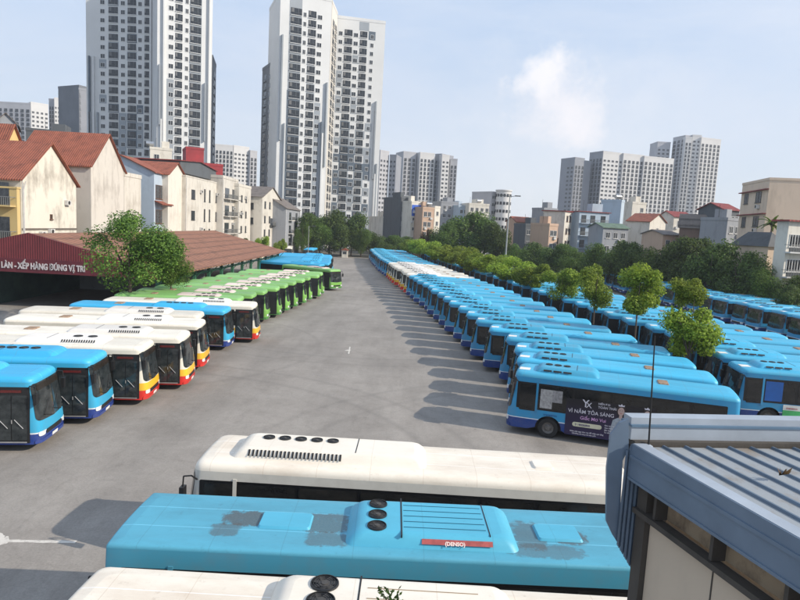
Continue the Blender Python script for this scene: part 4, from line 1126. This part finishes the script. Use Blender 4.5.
pv = block('pavilion', 'small house with dark hipped roof and dark window at the right edge', 'building', P(768, 250, 84), P(786, 250, 84.5), 7, ht(775, 247, 84), w_warm, ('hip', dark_sheet, 2.0), [('win', (.5,), [2.4], 2.2, 2.0)], fm=frame_d)
gz = ht(793, 222, 80)
gb = block('house', 'white-framed house with green glass balconies cut by the right edge of the photo', 'building', P(787, 240, 79), P(812, 240, 80), 1.8, gz, w_white, ('flat', dull_red),
      [('win', (.2, .42, .64, .86), [gz-3.2, gz-6.4], .9, 1.6), ('balc', (.5,), [gz-3.9, gz-7.1], 4.6, 2.0)], parapet=0, over=.5)
pal = thing('palm', (P(772, 225, 90).x, 90, 0), 0, 'small palm in front of the cream building at the right edge', 'palm')
pz = ht(772, 224, 90); MB().tube((0, 0, 0), (0, 0, pz), .16, .1, 8).obj('trunk', bark, pal)
fr = MB(); rnd = random.Random(5)
for k in range(16):
    a_ = k*2.4; el = rnd.uniform(-.2, 1.1); L = rnd.uniform(1.5, 2.2); prev = Vector((0, 0, pz))
    dirv = Vector((math.cos(a_)*math.cos(el), math.sin(a_)*math.cos(el), math.sin(el)))
    for s in range(6):
        nx = prev+dirv*L/6; dirv = (dirv+Vector((0, 0, -.22))).normalized(); sd = dirv.cross(Vector((0, 0, 1))).normalized()*(.34*(1-s/7))
        for g_ in (-1, 1): fr.quad(prev, nx, nx+sd*g_-Vector((0, 0, .12)), prev+sd*g_*1.05-Vector((0, 0, .12)))
        prev = nx
fr.obj('fronds', lf_mid, pal)

# ---- houses on the left, their fronts towards the lot
AR = random.Random(9); FANM = fan_mesh(.22)
def left_house(label, px0, px1, X, ytop, m, roof, d=12, py=190, **kw):
    a, b = onx(px0, py, X), onx(px1, py, X)
    z = at(px0, ytop, a.y).z
    hh_ = block('house', label, 'building', a, b, d, z, m, roof, **kw)
    if kw.get('front') and (b-a).length > 6:
        for q in range(3):
            x_ = AR.uniform(.1, .9)*(b-a).length; z_ = z-AR.choice((2.6, 6.4, 6.1, 9.8))
            o_ = MB().box(x_-.42, x_+.42, -.42, -.02, z_, z_+.58).obj('air_conditioner', frame_w, hh_)
            link('fan', FANM, o_, (x_-.08, -.425, z_+.29), (R(90), 0, 0))
        MB().path([(.15, -.08, z-.2), (.15, -.08, 0)], .05).obj('drain_pipe', frame_w, hh_)
    return hh_, a, b, z
sideb = lambda n: [('balc', (.75,), zs(n, 3.6, 3.5), 3.6, 2.2)]
hh, a, b, z = left_house('weathered white gabled house with mould stains and a red tiled roof, nearest on the left', 21, 76, -42, 178, w_stain, ('gable_front', red_tile_y, 4.4), d=10, fm=frame_b, over=.4, bands=0,
      front=[('win', (.5,), [-4.4, -10.2], .45, .6)])
w_ = (b-a).length; MB().box(0, w_, -.07, 0, 7.0, 7.22).obj('string_course', mat('band_dark', (.14, .12, .10), .8), hh)
MB().path([(.4, -.3, z-.3), (.3, -.12, z-1.2), (.3, -.12, 0)], .06).obj('drain_pipe', frame_w, hh)
block('house', 'yellow balcony front of the nearest left house, with brown rails, at the left edge', 'building', (a.x-9.5, a.y-.6), (a.x-.1, a.y-.6), .55, z-1.2, w_yellow, ('flat', w_yellow), [('balc', (.3, .78), zs(3, 2.2, 3.7), 3.9, 2.5)], fm=w_yellow, parapet=.2)
left_house('yellow gabled house with orange roof behind the weathered one, at the left edge', 3, 24, -50, 149, w_yellow, ('gable_front', red_tile_y, 3.2), d=9, py=160, front=[('win', (.55,), [13.6], .8, 1.2)], fm=frame_b)
left_house('tall cream gabled house with bright orange tiled roof, second in the left row', 91, 124, -42, 165, w_beige, ('gable_front', red_tile_y, 4.6), d=10, left=[('win', (.45,), [7.5, 3.], .4, .5)])
left_house('grey-cream flat annex right of the tall gabled house', 124.3, 141, -42, 176, w_cream, ('flat', w_cream), d=6)
lb_, la_, lb2_, lz_ = left_house('light blue house side with red tiled roof and brown windows, third in the left row', 154, 167.5, -41.5, 172, w_blue, ('gable_side', red_tile, 2.4), d=11, front=[('win', (.42,), [-4.3, -8.4], 3.6, 2.3)], left=[('win', (.5,), [-3.6], 1, 1.2)], fm=frame_b)
MB().prism([(-1.3, lz_-5.3), (0, lz_-4.75), (0, lz_-4.6), (-1.35, lz_-5.15)], 'x', .2, 5.2).obj('awning', red_tile, lb_)
left_house('white gabled wall with red roof right of the light blue house', 168, 185, -40.5, 174, w_white, ('gable_front', red_tile_y, 2.2), d=12)
hh, a, b, z = left_house('long cream house with two rows of windows and flat roof in the left row', 185.6, 222, -39.8, 176, w_cream, ('flat', w_cream), d=10,
      front=[('win', (.18,), [-3.9, -7.8, -11.7], 1.9, 1.7), ('tall', (.48, .62), [-4.1, -8.0, -11.9], .7, 2.4), ('win', (.82, .93), [-4.0, -7.9, -11.7], .9, 1.9)], fm=frame_d, parapet=.2)
block('rooftop_room', 'dark roof terrace with a dull red sheet roof on the long cream house', 'building', (a.x-1.2, a.y+.5), (a.x-1.2, b.y-.5), 8, 2.0, w_dark, ('gable_front', dull_red, .8), z0=z+.7)
low('dull red flat-topped wall block above the long cream house', 203, 223, 165, 166, 150, mat('wall_red', (.30, .03, .035), .7, 0, .2, .5), cols=(), d=6)
low('bright red square rooftop block at the foot of the tallest tower', 186, 204, 150, 149.5, 165, mat('wall_red', (.30, .03, .035), .7), cols=(), d=8)
low('white rooftop room with a dish behind the red tiled roofs', 150, 172, 160, 150, 150, w_white, cols=(.3,), d=8)
left_house('tan house with stacked balconies full of clutter in the left row', 222.6, 238, -38.5, 178, w_beige, ('flat', w_beige), d=9, front=[('balc', (.28, .74), [-4.2, -7.9, -11.6], 5.0, 2.3)], fm=w_beige)
left_house('cream plain house with small windows right of the balcony house', 238.6, 251, -37.5, 186, w_cream, ('flat', w_cream), d=9, front=[('win', (.25, .6), [-3.4, -7., -10.4], 1.1, 1.5)], fm=frame_d)
left_house('cream gabled house with grey-brown roof above the long shed roof', 262, 281, -35, 197, w_cream, ('gable_front', grey_roof, 3.0), d=13, py=200, front=[('win', (.15, .38, .62, .86), [-2.6, -6.2, -9.6], 1.5, 1.7), ('balc', (.5,), [-6.9], 5., 1.9)], left=[('win', (.8,), [-3, -6.6], 1.2, 1.5)], fm=frame_d)
left_house('grey gabled house with white balconied front at the end of the left row', 286, 300, -31.5, 208, w_grey, ('gable_side', grey_roof, 3.0), d=10, py=205, front=[('balc', (.3, .75), [-3.2, -6.8, -10.2], 4.5, 2.2)], fm=w_white)
left_house('grey-roofed low house tucked behind the left row', 232, 258, -60, 190, w_grey, ('gable_side', grey_roof, 2), d=10)
def bg(label, x0, x1, yt, Y, m, roof): low(label, x0, x1, yt+6, yt, Y, m, roof, cols=(.3, .7))
bg('dark scaffolded concrete frame roof between the left gabled houses', 26, 64, 132, 130, w_dark, ('flat', w_dark))
bg('grey sheet-roofed building at the left edge behind the yellow house', -6, 18, 124, 120, w_grey, ('gable_front', grey_roof, 2.))
bg('green-roofed building behind the tall gabled house', 118, 134, 162, 170, w_grey, ('gable_side', green_sheet, 2.))
bg('small orange-roofed house behind the grey-cream annex', 120, 133, 170, 112, w_cream, ('gable_side', red_tile, 2.))
# water tanks on the roofs
tk = mat('steel_tank', (.45, .46, .47), .3, .8, .1)
def tank(px, py, Y, z, label, horiz=True):
    p = at(px, py, Y); t = thing('water_tank', (p.x, Y, z), .4, label, 'water tank')
    MB().tube((-.9, 0, 1.1), (.9, 0, 1.1), .6, n=18).obj('drum', tk, t, 40)
    f = MB()
    for sx in (-.6, .6):
        for sy in (-.45, .45): f.tube((sx, sy, 0), (sx*.9, sy*.6, .75), .04)
    f.obj('stand', darkmetal, t)
tank(150, 150, 154, ht(161, 150, 151)+.6, 'steel water tank on the white rooftop room behind the red tiled roofs')
tank(618, 198, 182, ht(618, 202, 179)+.6, 'steel water tank on the slim grey-blue wall block')
tank(635, 200, 192, ht(634, 204, 187)+.6, 'steel water tank on the cream flat-roofed block right side')
tank(479, 200, 240, ht(479, 205, 236)+.6, 'steel water tank on the white low-rise behind the huge dark tree')
tank(429, 205, 200, ht(428, 209, 197)+.6, 'steel water tank on the peach-coloured house')
# guard booth at the far kerb
p = at(345, 252, 176)
gbt = thing('guard_booth', (p.x, 176, 0), 0, 'tiny white booth with orange roof at the far end of the road', 'booth')
MB().box(-.8, .8, -.8, .8, 0, 2.1).obj('wall', w_white, gbt); MB().prism([(-1.1, 2.1), (1.1, 2.1), (0, 2.7)], 'y', -1.1, 1.1).obj('roof', red_tile, gbt); MB().box(-.5, .5, -.84, -.802, 1.0, 1.7).obj('window', winglass, gbt)

# ------------------------------------------------------------------ long shed on the left
sh = thing('bus_shed', (-35, 57, 0), 0, 'long open shed with brown-red roof, green posts and a maroon lettered gable', 'shed')
shr = tilemat('shed_roof', (.30, .135, .08), 6.3, 1)
ew, ez, rz_ = 13.2, 3.95, 7.0
rb = MB(); sl_ = (rz_-ez)/(ew+.3); EL = 4.55; ezl = rz_-EL*sl_
rb.prism([(ew+.3, ez-.1), (0, rz_), (0, rz_+.12), (ew+.3, ez+.02)], 'y', .25, 56.5); rb.prism([(-EL, ezl-.1), (-EL, ezl+.02), (0, rz_+.12), (0, rz_)], 'y', .25, 56.5)
rb.obj('roof', shr, sh)
mar = NT('maroon_sheet'); x_ = mar.xyz(); s_ = mar.math('MULTIPLY_ADD', mar.math('SINE', mar.math('MULTIPLY', x_[0], 28.)), .5, .5)
mar.link(mar.mix(.4, mar.ramp(mar.noise(.7, 6, .7), [(.3, (.13, .018, .022)), (.7, (.21, .03, .035))]), mar.ramp(s_, [(0, .4), (.5, 1.)]), 'MULTIPLY'), mar.b.inputs['Base Color']); mar.b.inputs['Roughness'].default_value = .55; mar.bump(s_, .5, .05)
gab = MB().prism([(-EL, 3.5), (ew+.3, 3.5), (ew+.3, ez+.05), (0, rz_+.18), (-EL, ezl+.05)], 'y', 0, .24).obj('gable', mar.m, sh)
band = MB().box(-EL, ew+.3, -.08, -.003, 3.45, 4.75).obj('sign_board', mat('maroon_board', (.12, .016, .024), .6, 0, .2, 1), sh)
tt = text_mb('LÀN - XẾP HÀNG ĐÚNG VỊ TRÍ', .78, .04, .03)
xs_ = [v[0] for v in tt.v]; wd = max(xs_)-min(xs_)
x_right = at(86, 265, 57).x+35; 
KX = 7.9/wd; tx = x_right-wd*KX
MB().add(tt, Matrix.Translation((tx, -.12, 3.82)) @ Euler((R(90), 0, 0)).to_matrix().to_4x4() @ Matrix.Diagonal((KX, 1, 1, 1))).obj('lettering', mat('letter_white', (.55, .50, .50), .7, 0, .3, 3), band)
grn = mat('post_green', (.05, .17, .10), .5, 0, .25, 2)
for s in (1,):
    for k in range(12):
        y_ = .5+k*5.05
        MB().box(s*(ew-1.2)-.17, s*(ew-1.2)+.17, y_-.17, y_+.17, 0, ez+.05).obj('post', grn, sh)
        b_ = MB().tube((s*(ew-1.2), y_, 2.6), (s*(ew-.1), y_, ez-.12), .05); b_.tube((s*(ew-1.2), y_, ez-.0), (0, y_, rz_-.12), .07); b_.obj('brace', grn, sh)
MB().box(-EL+.02, -EL+.22, .4, 56, 0, ezl-.12).obj('back_wall', mat('back_green', (.05, .09, .075), .8, 0, .3, .5), sh)
MB().box(ew-1.25, ew-1.15, .6, 56, 3.0, 3.25).obj('beam', grn, sh)
bw = MB().box(-39.2, -24, 0, .2, 0, 3.0)
o_ = bw.obj('wall', w_grey); o_.location = (0, 74, 0); tag(o_, 'low grey partition wall standing in the shade under the long shed roof', 'wall')

# ------------------------------------------------------------------ metal-roofed building at the lower right
blue_sheet = mat('blue_grey_sheet', (.14, .19, .255), .45, .1, .18, 1.2, .08); edge_sheet = mat('pale_grey_sheet', (.33, .37, .42), .5, .1, .15, 1.4)
roof_sheet = stained('roof_sheet', (.29, .31, .325), (.20, .15, .10), .8, 3.5, .55, (1, .6, 1)); rib_m = mat('rib_sheet', (.10, .14, .19), .5, .1, .2, 2)
rusty = stained('rusty_steel', (.32, .24, .155), (.08, .045, .025), .9, 3.0, .8, (1, 1, .6)); cwall = stained('panel_cream', (.56, .46, .35), (.36, .30, .24), .35, 1.2, .8); dirty = stained('beam_dark', (.07, .06, .05), (.02, .018, .015), .6, 3)
zr0 = 7.2
C0 = onz(636, 447, zr0); C1 = onz(800, 541, zr0); e = Vector((C1.x-C0.x, C1.y-C0.y)).normalized()      # runs towards the camera
n_out = Vector((e.y, -e.x))                                                                     # outward (left)
if n_out.x > 0: n_out = -n_out
B1 = onz(800, 449, zr0); f_ = Vector((B1.x-C0.x, B1.y-C0.y)).normalized()                          # along the back edge
fb = thing('building', (C0.x, C0.y, 0), 0, 'building corner with blue-grey ribbed metal roof, rusty eave and cream panels at the lower right', 'building')
def W(a, b, z): return (e.x*a+f_.x*b, e.y*a+f_.y*b, z)        # a: towards camera along the eave, b: right along the back edge
LN, WDT = 8.2, 9.
def slabq(mb, a0, a1, b0, b1, z0, z1, m=0):
    p = [W(a, b, z) for z in (z0, z1) for a, b in ((a0, b0), (a1, b0), (a1, b1), (a0, b1))]
    i = len(mb.v); mb.v += p
    for q in ((3, 2, 1, 0), (4, 5, 6, 7), (0, 1, 5, 4), (1, 2, 6, 5), (2, 3, 7, 6), (3, 0, 4, 7)): mb.f.append(tuple(i+k for k in q)); mb.mi.append(m)
    return mb
rf = slabq(MB(), 0, LN, .13, WDT, zr0-.05, zr0).obj('roof', roof_sheet, fb)
ri = MB()
for k in range(34):
    b0 = .30+.265*k
    p = [(b0, zr0+.001), (b0+.012, zr0+.024), (b0+.034, zr0+.024), (b0+.046, zr0+.001)]
    for (u0, z0_), (u1, z1_) in zip(p, p[1:]): ri.quad(W(0, u0, z0_), W(LN, u0, z0_), W(LN, u1, z1_), W(0, u1, z1_))
ri.obj('roof_rib', rib_m, rf)
tm_ = slabq(MB(), -.02, LN, -.02, .13, zr0-.03, zr0+.035).obj('verge_trim', edge_sheet, fb)
fa = slabq(MB(), -.02, LN, -.035, -.021, zr0-.38, zr0+.03); slabq(fa, -.02, LN, -.05, -.0355, zr0-.13, zr0-.095); slabq(fa, -.02, LN, -.05, -.0355, zr0-.38, zr0-.35)
fa.obj('fascia', blue_sheet, fb)
# parapet flashing along the back edge
pr = MB()
def beam(mb, b0, b1, off, z0, z1, th):
    nb = Vector((-f_.y, f_.x)); nb = nb if nb.y > 0 else -nb
    for zA, zB, o0, o1 in ((z0, z1, off, off+th),):
        p = []
        for z in (zA, zB):
            for b, o_ in ((b0, o0), (b1, o0), (b1, o1), (b0, o1)): p.append((f_.x*b+nb.x*o_, f_.y*b+nb.y*o_, z))
        i = len(mb.v); mb.v += p
        for q in ((3, 2, 1, 0), (4, 5, 6, 7), (0, 1, 5, 4), (1, 2, 6, 5), (2, 3, 7, 6), (3, 0, 4, 7)): mb.f.append(tuple(i+k for k in q)); mb.mi.append(0)
beam(pr, -.02, WDT, .10, zr0+.05, zr0+.20, .22); pr.obj('flashing', edge_sheet, fb)
pr = MB(); beam(pr, -.03, WDT, .085, zr0+.20, zr0+.225, .25); pr.obj('flashing_seam', mat('flashing_dark', (.10, .17, .25), .5), fb)
pr = MB(); beam(pr, -.02, WDT, .12, zr0+.2255, zr0+.30, .18); pr.obj('flashing_top', edge_sheet, fb)
pr = MB(); beam(pr, 0, WDT, .03, zr0-.02, zr0+.05, .3); pr.obj('gutter', dirty, fb)
# corner cladding hanging past the wall
def V2(px, py, Y): p = at(px, py, Y); return (p.x-C0.x, p.z)
Yc = C0.y+.02
outl = [V2(630, 420, Yc), V2(621, 424, Yc), V2(612, 436, Yc), V2(608, 470, Yc), V2(607.5, 523, Yc), V2(614, 537, Yc), V2(621, 548, Yc), V2(622, 500, Yc), V2(624, 462, Yc), V2(630, 450, Yc)]
MB().prism(outl, 'y', .06, .10).obj('corner_flashing', blue_sheet, fb)
rb2 = MB()
x0c, x1c = V2(621, 500, Yc)[0], V2(640, 500, Yc)[0]; nr = 9
rows = [[], []]
for k in range(nr*2+1):
    x = x0c+(x1c-x0c)*k/(nr*2); yy = .02 if (k % 4) < 2 else .055
    zt_ = zr0+.02 if k > 3 else zr0-.05; zb2 = V2(620, 545, Yc)[1]-.20*(k/(nr*2))*1.6
    rows[0].append((x, yy, zt_)); rows[1].append((x, yy, zb2))
    if k < nr*2: rows[0].append((x+(x1c-x0c)/(nr*2)*.98, yy, zt_)); rows[1].append((x+(x1c-x0c)/(nr*2)*.98, yy, zb2))
rb2.grid(rows); rb2.obj('corner_cladding', blue_sheet, fb)
# wall below the eave
slabq(MB(), .0, .16, .08, .24, 0, zr0-.1).obj('corner_post', dirty, fb)
slabq(MB(), .17, LN, .14, .20, 0, zr0-.72).obj('wall_panel', cwall, fb)
slabq(MB(), 0, LN, .03, .16, zr0-.76, zr0-.70).obj('wall_rail', dirty, fb)
slabq(MB(), .165, LN, .2, .24, zr0-.69, zr0-.06).obj('eave_panel', rusty, fb)
for k in range(7): slabq(MB(), .30+.82*k, .34+.82*k, .06, .199, zr0-.695, zr0-.06).obj('bracket', dirty, fb)
slabq(MB(), 1.1, 1.115, .134, .1395, 0, zr0-.73).obj('panel_joint', dirty, fb)
rest = MB(); rest.poly([W(.02, .3, 6.9), W(.02, WDT, 6.9), W(LN, WDT, 6.9), W(LN, .3, 6.9)]); slabq(rest, .1, .2, .3, WDT, 0, 6.9); slabq(rest, .1, LN, WDT-.2, WDT, 0, 6.9)
rest.obj('wall', cwall, fb)
# thin rod on the roof
rp = onz(648.5, 447, zr0); tp_ = at(655, 336, rp.y)
rod = thing('aerial_rod', (rp.x, rp.y, zr0), 0, 'thin black rod standing on the corner of the blue-grey metal roof', 'rod')
MB().tube((0, 0, 0), (tp_.x-rp.x, 0, tp_.z-zr0), .011, .007, 8).obj('rod', black, rod); MB().lathe([(.05, 0), (.045, .012), (.012, .03)], (0, 0, .002), 'z', 14).obj('base', edge_sheet, rod)
lf = MB()
c = W(.95, .9, zr0+.07)
for k in range(7):
    a_ = k*.9; lf.quad(Vector(c)+Vector((-.05, 0, 0)), Vector(c)+Vector((math.cos(a_)*.05, math.sin(a_)*.03, .03)), Vector(c)+Vector((.07*math.cos(a_), .06*math.sin(a_), .05+.01*k)), Vector(c)+Vector((0, .04, .0)))
lo = lf.obj('dry_leaves', lf_dry); lo.location = (C0.x, C0.y, 0); tag(lo, 'small brown curled leaf litter lying on the metal roof ribs', 'leaves')

# ------------------------------------------------------------------ sky, sun, air, camera
SUN = Vector((4.9, -1.45, 3.0)).normalized()
el = math.asin(SUN.z); az = math.atan2(SUN.x, SUN.y)
wd_ = bpy.data.worlds.new('World'); sc.world = wd_; wd_.use_nodes = True
n, l = wd_.node_tree.nodes, wd_.node_tree.links
bgn = n['Background']; bgn.inputs['Strength'].default_value = SKYS if 'SKYS' in globals() else .12
sky = n.new('ShaderNodeTexSky'); sky.sky_type = 'NISHITA'; sky.sun_disc = False; sky.sun_elevation = el; sky.sun_rotation = az
sky.altitude = 10; sky.air_density = 1.0; sky.dust_density = 1.6; sky.ozone_density = 2.0
tc = n.new('ShaderNodeTexCoord')
def vm(op, a, b=None):
    m = n.new('ShaderNodeVectorMath'); m.operation = op
    for i, v in enumerate((a, b)):
        if v is None: continue
        if isinstance(v, (tuple, Vector)): m.inputs[i].default_value = tuple(v)
        else: l.new(v, m.inputs[i])
    return m
def mm(op, a, b=None, c=None, clamp=False):
    m = n.new('ShaderNodeMath'); m.operation = op; m.use_clamp = clamp
    for i, v in enumerate((a, b, c)):
        if v is None: continue
        if isinstance(v, (int, float)): m.inputs[i].default_value = v
        else: l.new(v, m.inputs[i])
    return m.outputs[0]
D = tc.outputs['Generated']
def nz(scale, det, rough, st=(1, 1, 1), dist=0):
    mp = n.new('ShaderNodeMapping'); mp.inputs['Scale'].default_value = st; l.new(D, mp.inputs[0])
    t = n.new('ShaderNodeTexNoise'); t.inputs['Scale'].default_value = scale; t.inputs['Detail'].default_value = det; t.inputs['Roughness'].default_value = rough; t.inputs['Distortion'].default_value = dist
    l.new(mp.outputs[0], t.inputs['Vector']); return t.outputs['Fac']
def cloud(px, py, rx, rz, amp, edge):
    c = ray(px, py).normalized(); xa = Vector((c.y, -c.x, 0)).normalized(); za = xa.cross(c)
    u = mm('DIVIDE', vm('DOT_PRODUCT', D, tuple(xa)).outputs['Value'], rx); v = mm('DIVIDE', vm('DOT_PRODUCT', D, tuple(za)).outputs['Value'], rz)
    f = mm('GREATER_THAN', vm('DOT_PRODUCT', D, tuple(c)).outputs['Value'], 0)
    r = mm('SQRT', mm('ADD', mm('MULTIPLY', u, u), mm('MULTIPLY', v, v)))
    k = mm('ADD', mm('SUBTRACT', 1., r), mm('MULTIPLY', mm('SUBTRACT', nz(17, 9, .62), .5), amp))
    return mm('MULTIPLY', f, mm('DIVIDE', k, edge, clamp=True))
c1_ = cloud(552, 105, .085, .075, 1.9, .8); c2_ = cloud(536, 76, .045, .045, 2.6, .8); c3_ = cloud(560, 155, .21, .20, 1.6, 1.5); c4_ = cloud(578, 118, .05, .06, 2.2, .9)
wisps = mm('MULTIPLY', mm('MULTIPLY_ADD', nz(1.6, 7, .6, (1, 1, 3.5), .5), 3.2, -1.45, clamp=True), .55)
def mixc(f, a, b, mode='MIX'):
    m = n.new('ShaderNodeMix'); m.data_type = 'RGBA'; m.blend_type = mode
    for i, v in ((0, f), (6, a), (7, b)):
        if isinstance(v, (int, float)): m.inputs[i].default_value = v
        elif isinstance(v, tuple): m.inputs[i].default_value = v+(1,)
        else: l.new(v, m.inputs[i])
    return m.outputs[2]
CS = 1/bgn.inputs['Strength'].default_value
veil = (.60*CS, .73*CS, .91*CS)
sx = n.new('ShaderNodeSeparateXYZ'); l.new(D, sx.inputs[0])
hz_ = mm('POWER', mm('SUBTRACT', 1., mm('MULTIPLY', sx.outputs[2], 2.2), clamp=True), 1.6)
cc = mixc(.75, sky.outputs[0], mixc(hz_, (.62*CS, .78*CS, 1.03*CS), (.90*CS, .95*CS, 1.02*CS)))
cc = mixc(wisps, cc, (.85*CS, .88*CS, .96*CS))
cc = mixc(mm('MULTIPLY', c3_, .55), cc, (.94*CS, .95*CS, .98*CS)); cc = mixc(mm('MULTIPLY', c1_, .6), cc, (1.02*CS, .98*CS, 1.0*CS)); cc = mixc(mm('MULTIPLY', c2_, .8), cc, (1.06*CS, 1.03*CS, 1.04*CS))
cc = mixc(mm('MULTIPLY', c4_, .5), cc, (1.04*CS, 1.0*CS, 1.02*CS))
l.new(cc, bgn.inputs['Color'])
sl = bpy.data.lights.new('sun', 'SUN'); sl.energy = 4.8; sl.angle = R(.5); sl.color = (1, .91, .78)
so = bpy.data.objects.new('sun', sl); col.objects.link(so); so.rotation_euler = SUN.to_track_quat('Z', 'Y').to_euler(); so.location = (30, -10, 60)
HAZE = True
if HAZE:
    hm = bpy.data.materials.new('haze'); hm.use_nodes = True; nn = hm.node_tree.nodes; nn.remove(nn['Principled BSDF'])
    pv_ = nn.new('ShaderNodeVolumePrincipled'); pv_.inputs['Density'].default_value = .00032; pv_.inputs['Color'].default_value = (.80, .86, .95, 1); pv_.inputs['Anisotropy'].default_value = .2
    hm.node_tree.links.new(pv_.outputs[0], nn['Material Output'].inputs['Volume'])
    tag(MB().box(-700, 700, -40, 800, -1.2, 190).obj('haze', hm), kind='stuff')
sc.cycles.volume_bounces = 0
cam = bpy.data.cameras.new('camera'); co = bpy.data.objects.new('camera', cam); col.objects.link(co)
c_, s_ = math.cos(ROLL), math.sin(ROLL)
r_ = Vector((1, 0, 0)); u_ = Vector((0, math.sin(TH), math.cos(TH))); fw = Vector((0, math.cos(TH), -math.sin(TH)))
X_ = r_*c_+u_*s_; Y_ = -r_*s_+u_*c_
co.matrix_world = Matrix(((X_.x, Y_.x, -fw.x, 0), (X_.y, Y_.y, -fw.y, 0), (X_.z, Y_.z, -fw.z, H), (0, 0, 0, 1)))
cam.sensor_width = 36; cam.lens = 36*F/800; cam.clip_end = 4000; cam.clip_start = .05
sc.camera = co
sc.view_settings.view_transform = 'Standard'; sc.view_settings.look = 'None'; sc.view_settings.exposure = .1; sc.view_settings.gamma = 1; sc.view_settings.use_curve_mapping = False
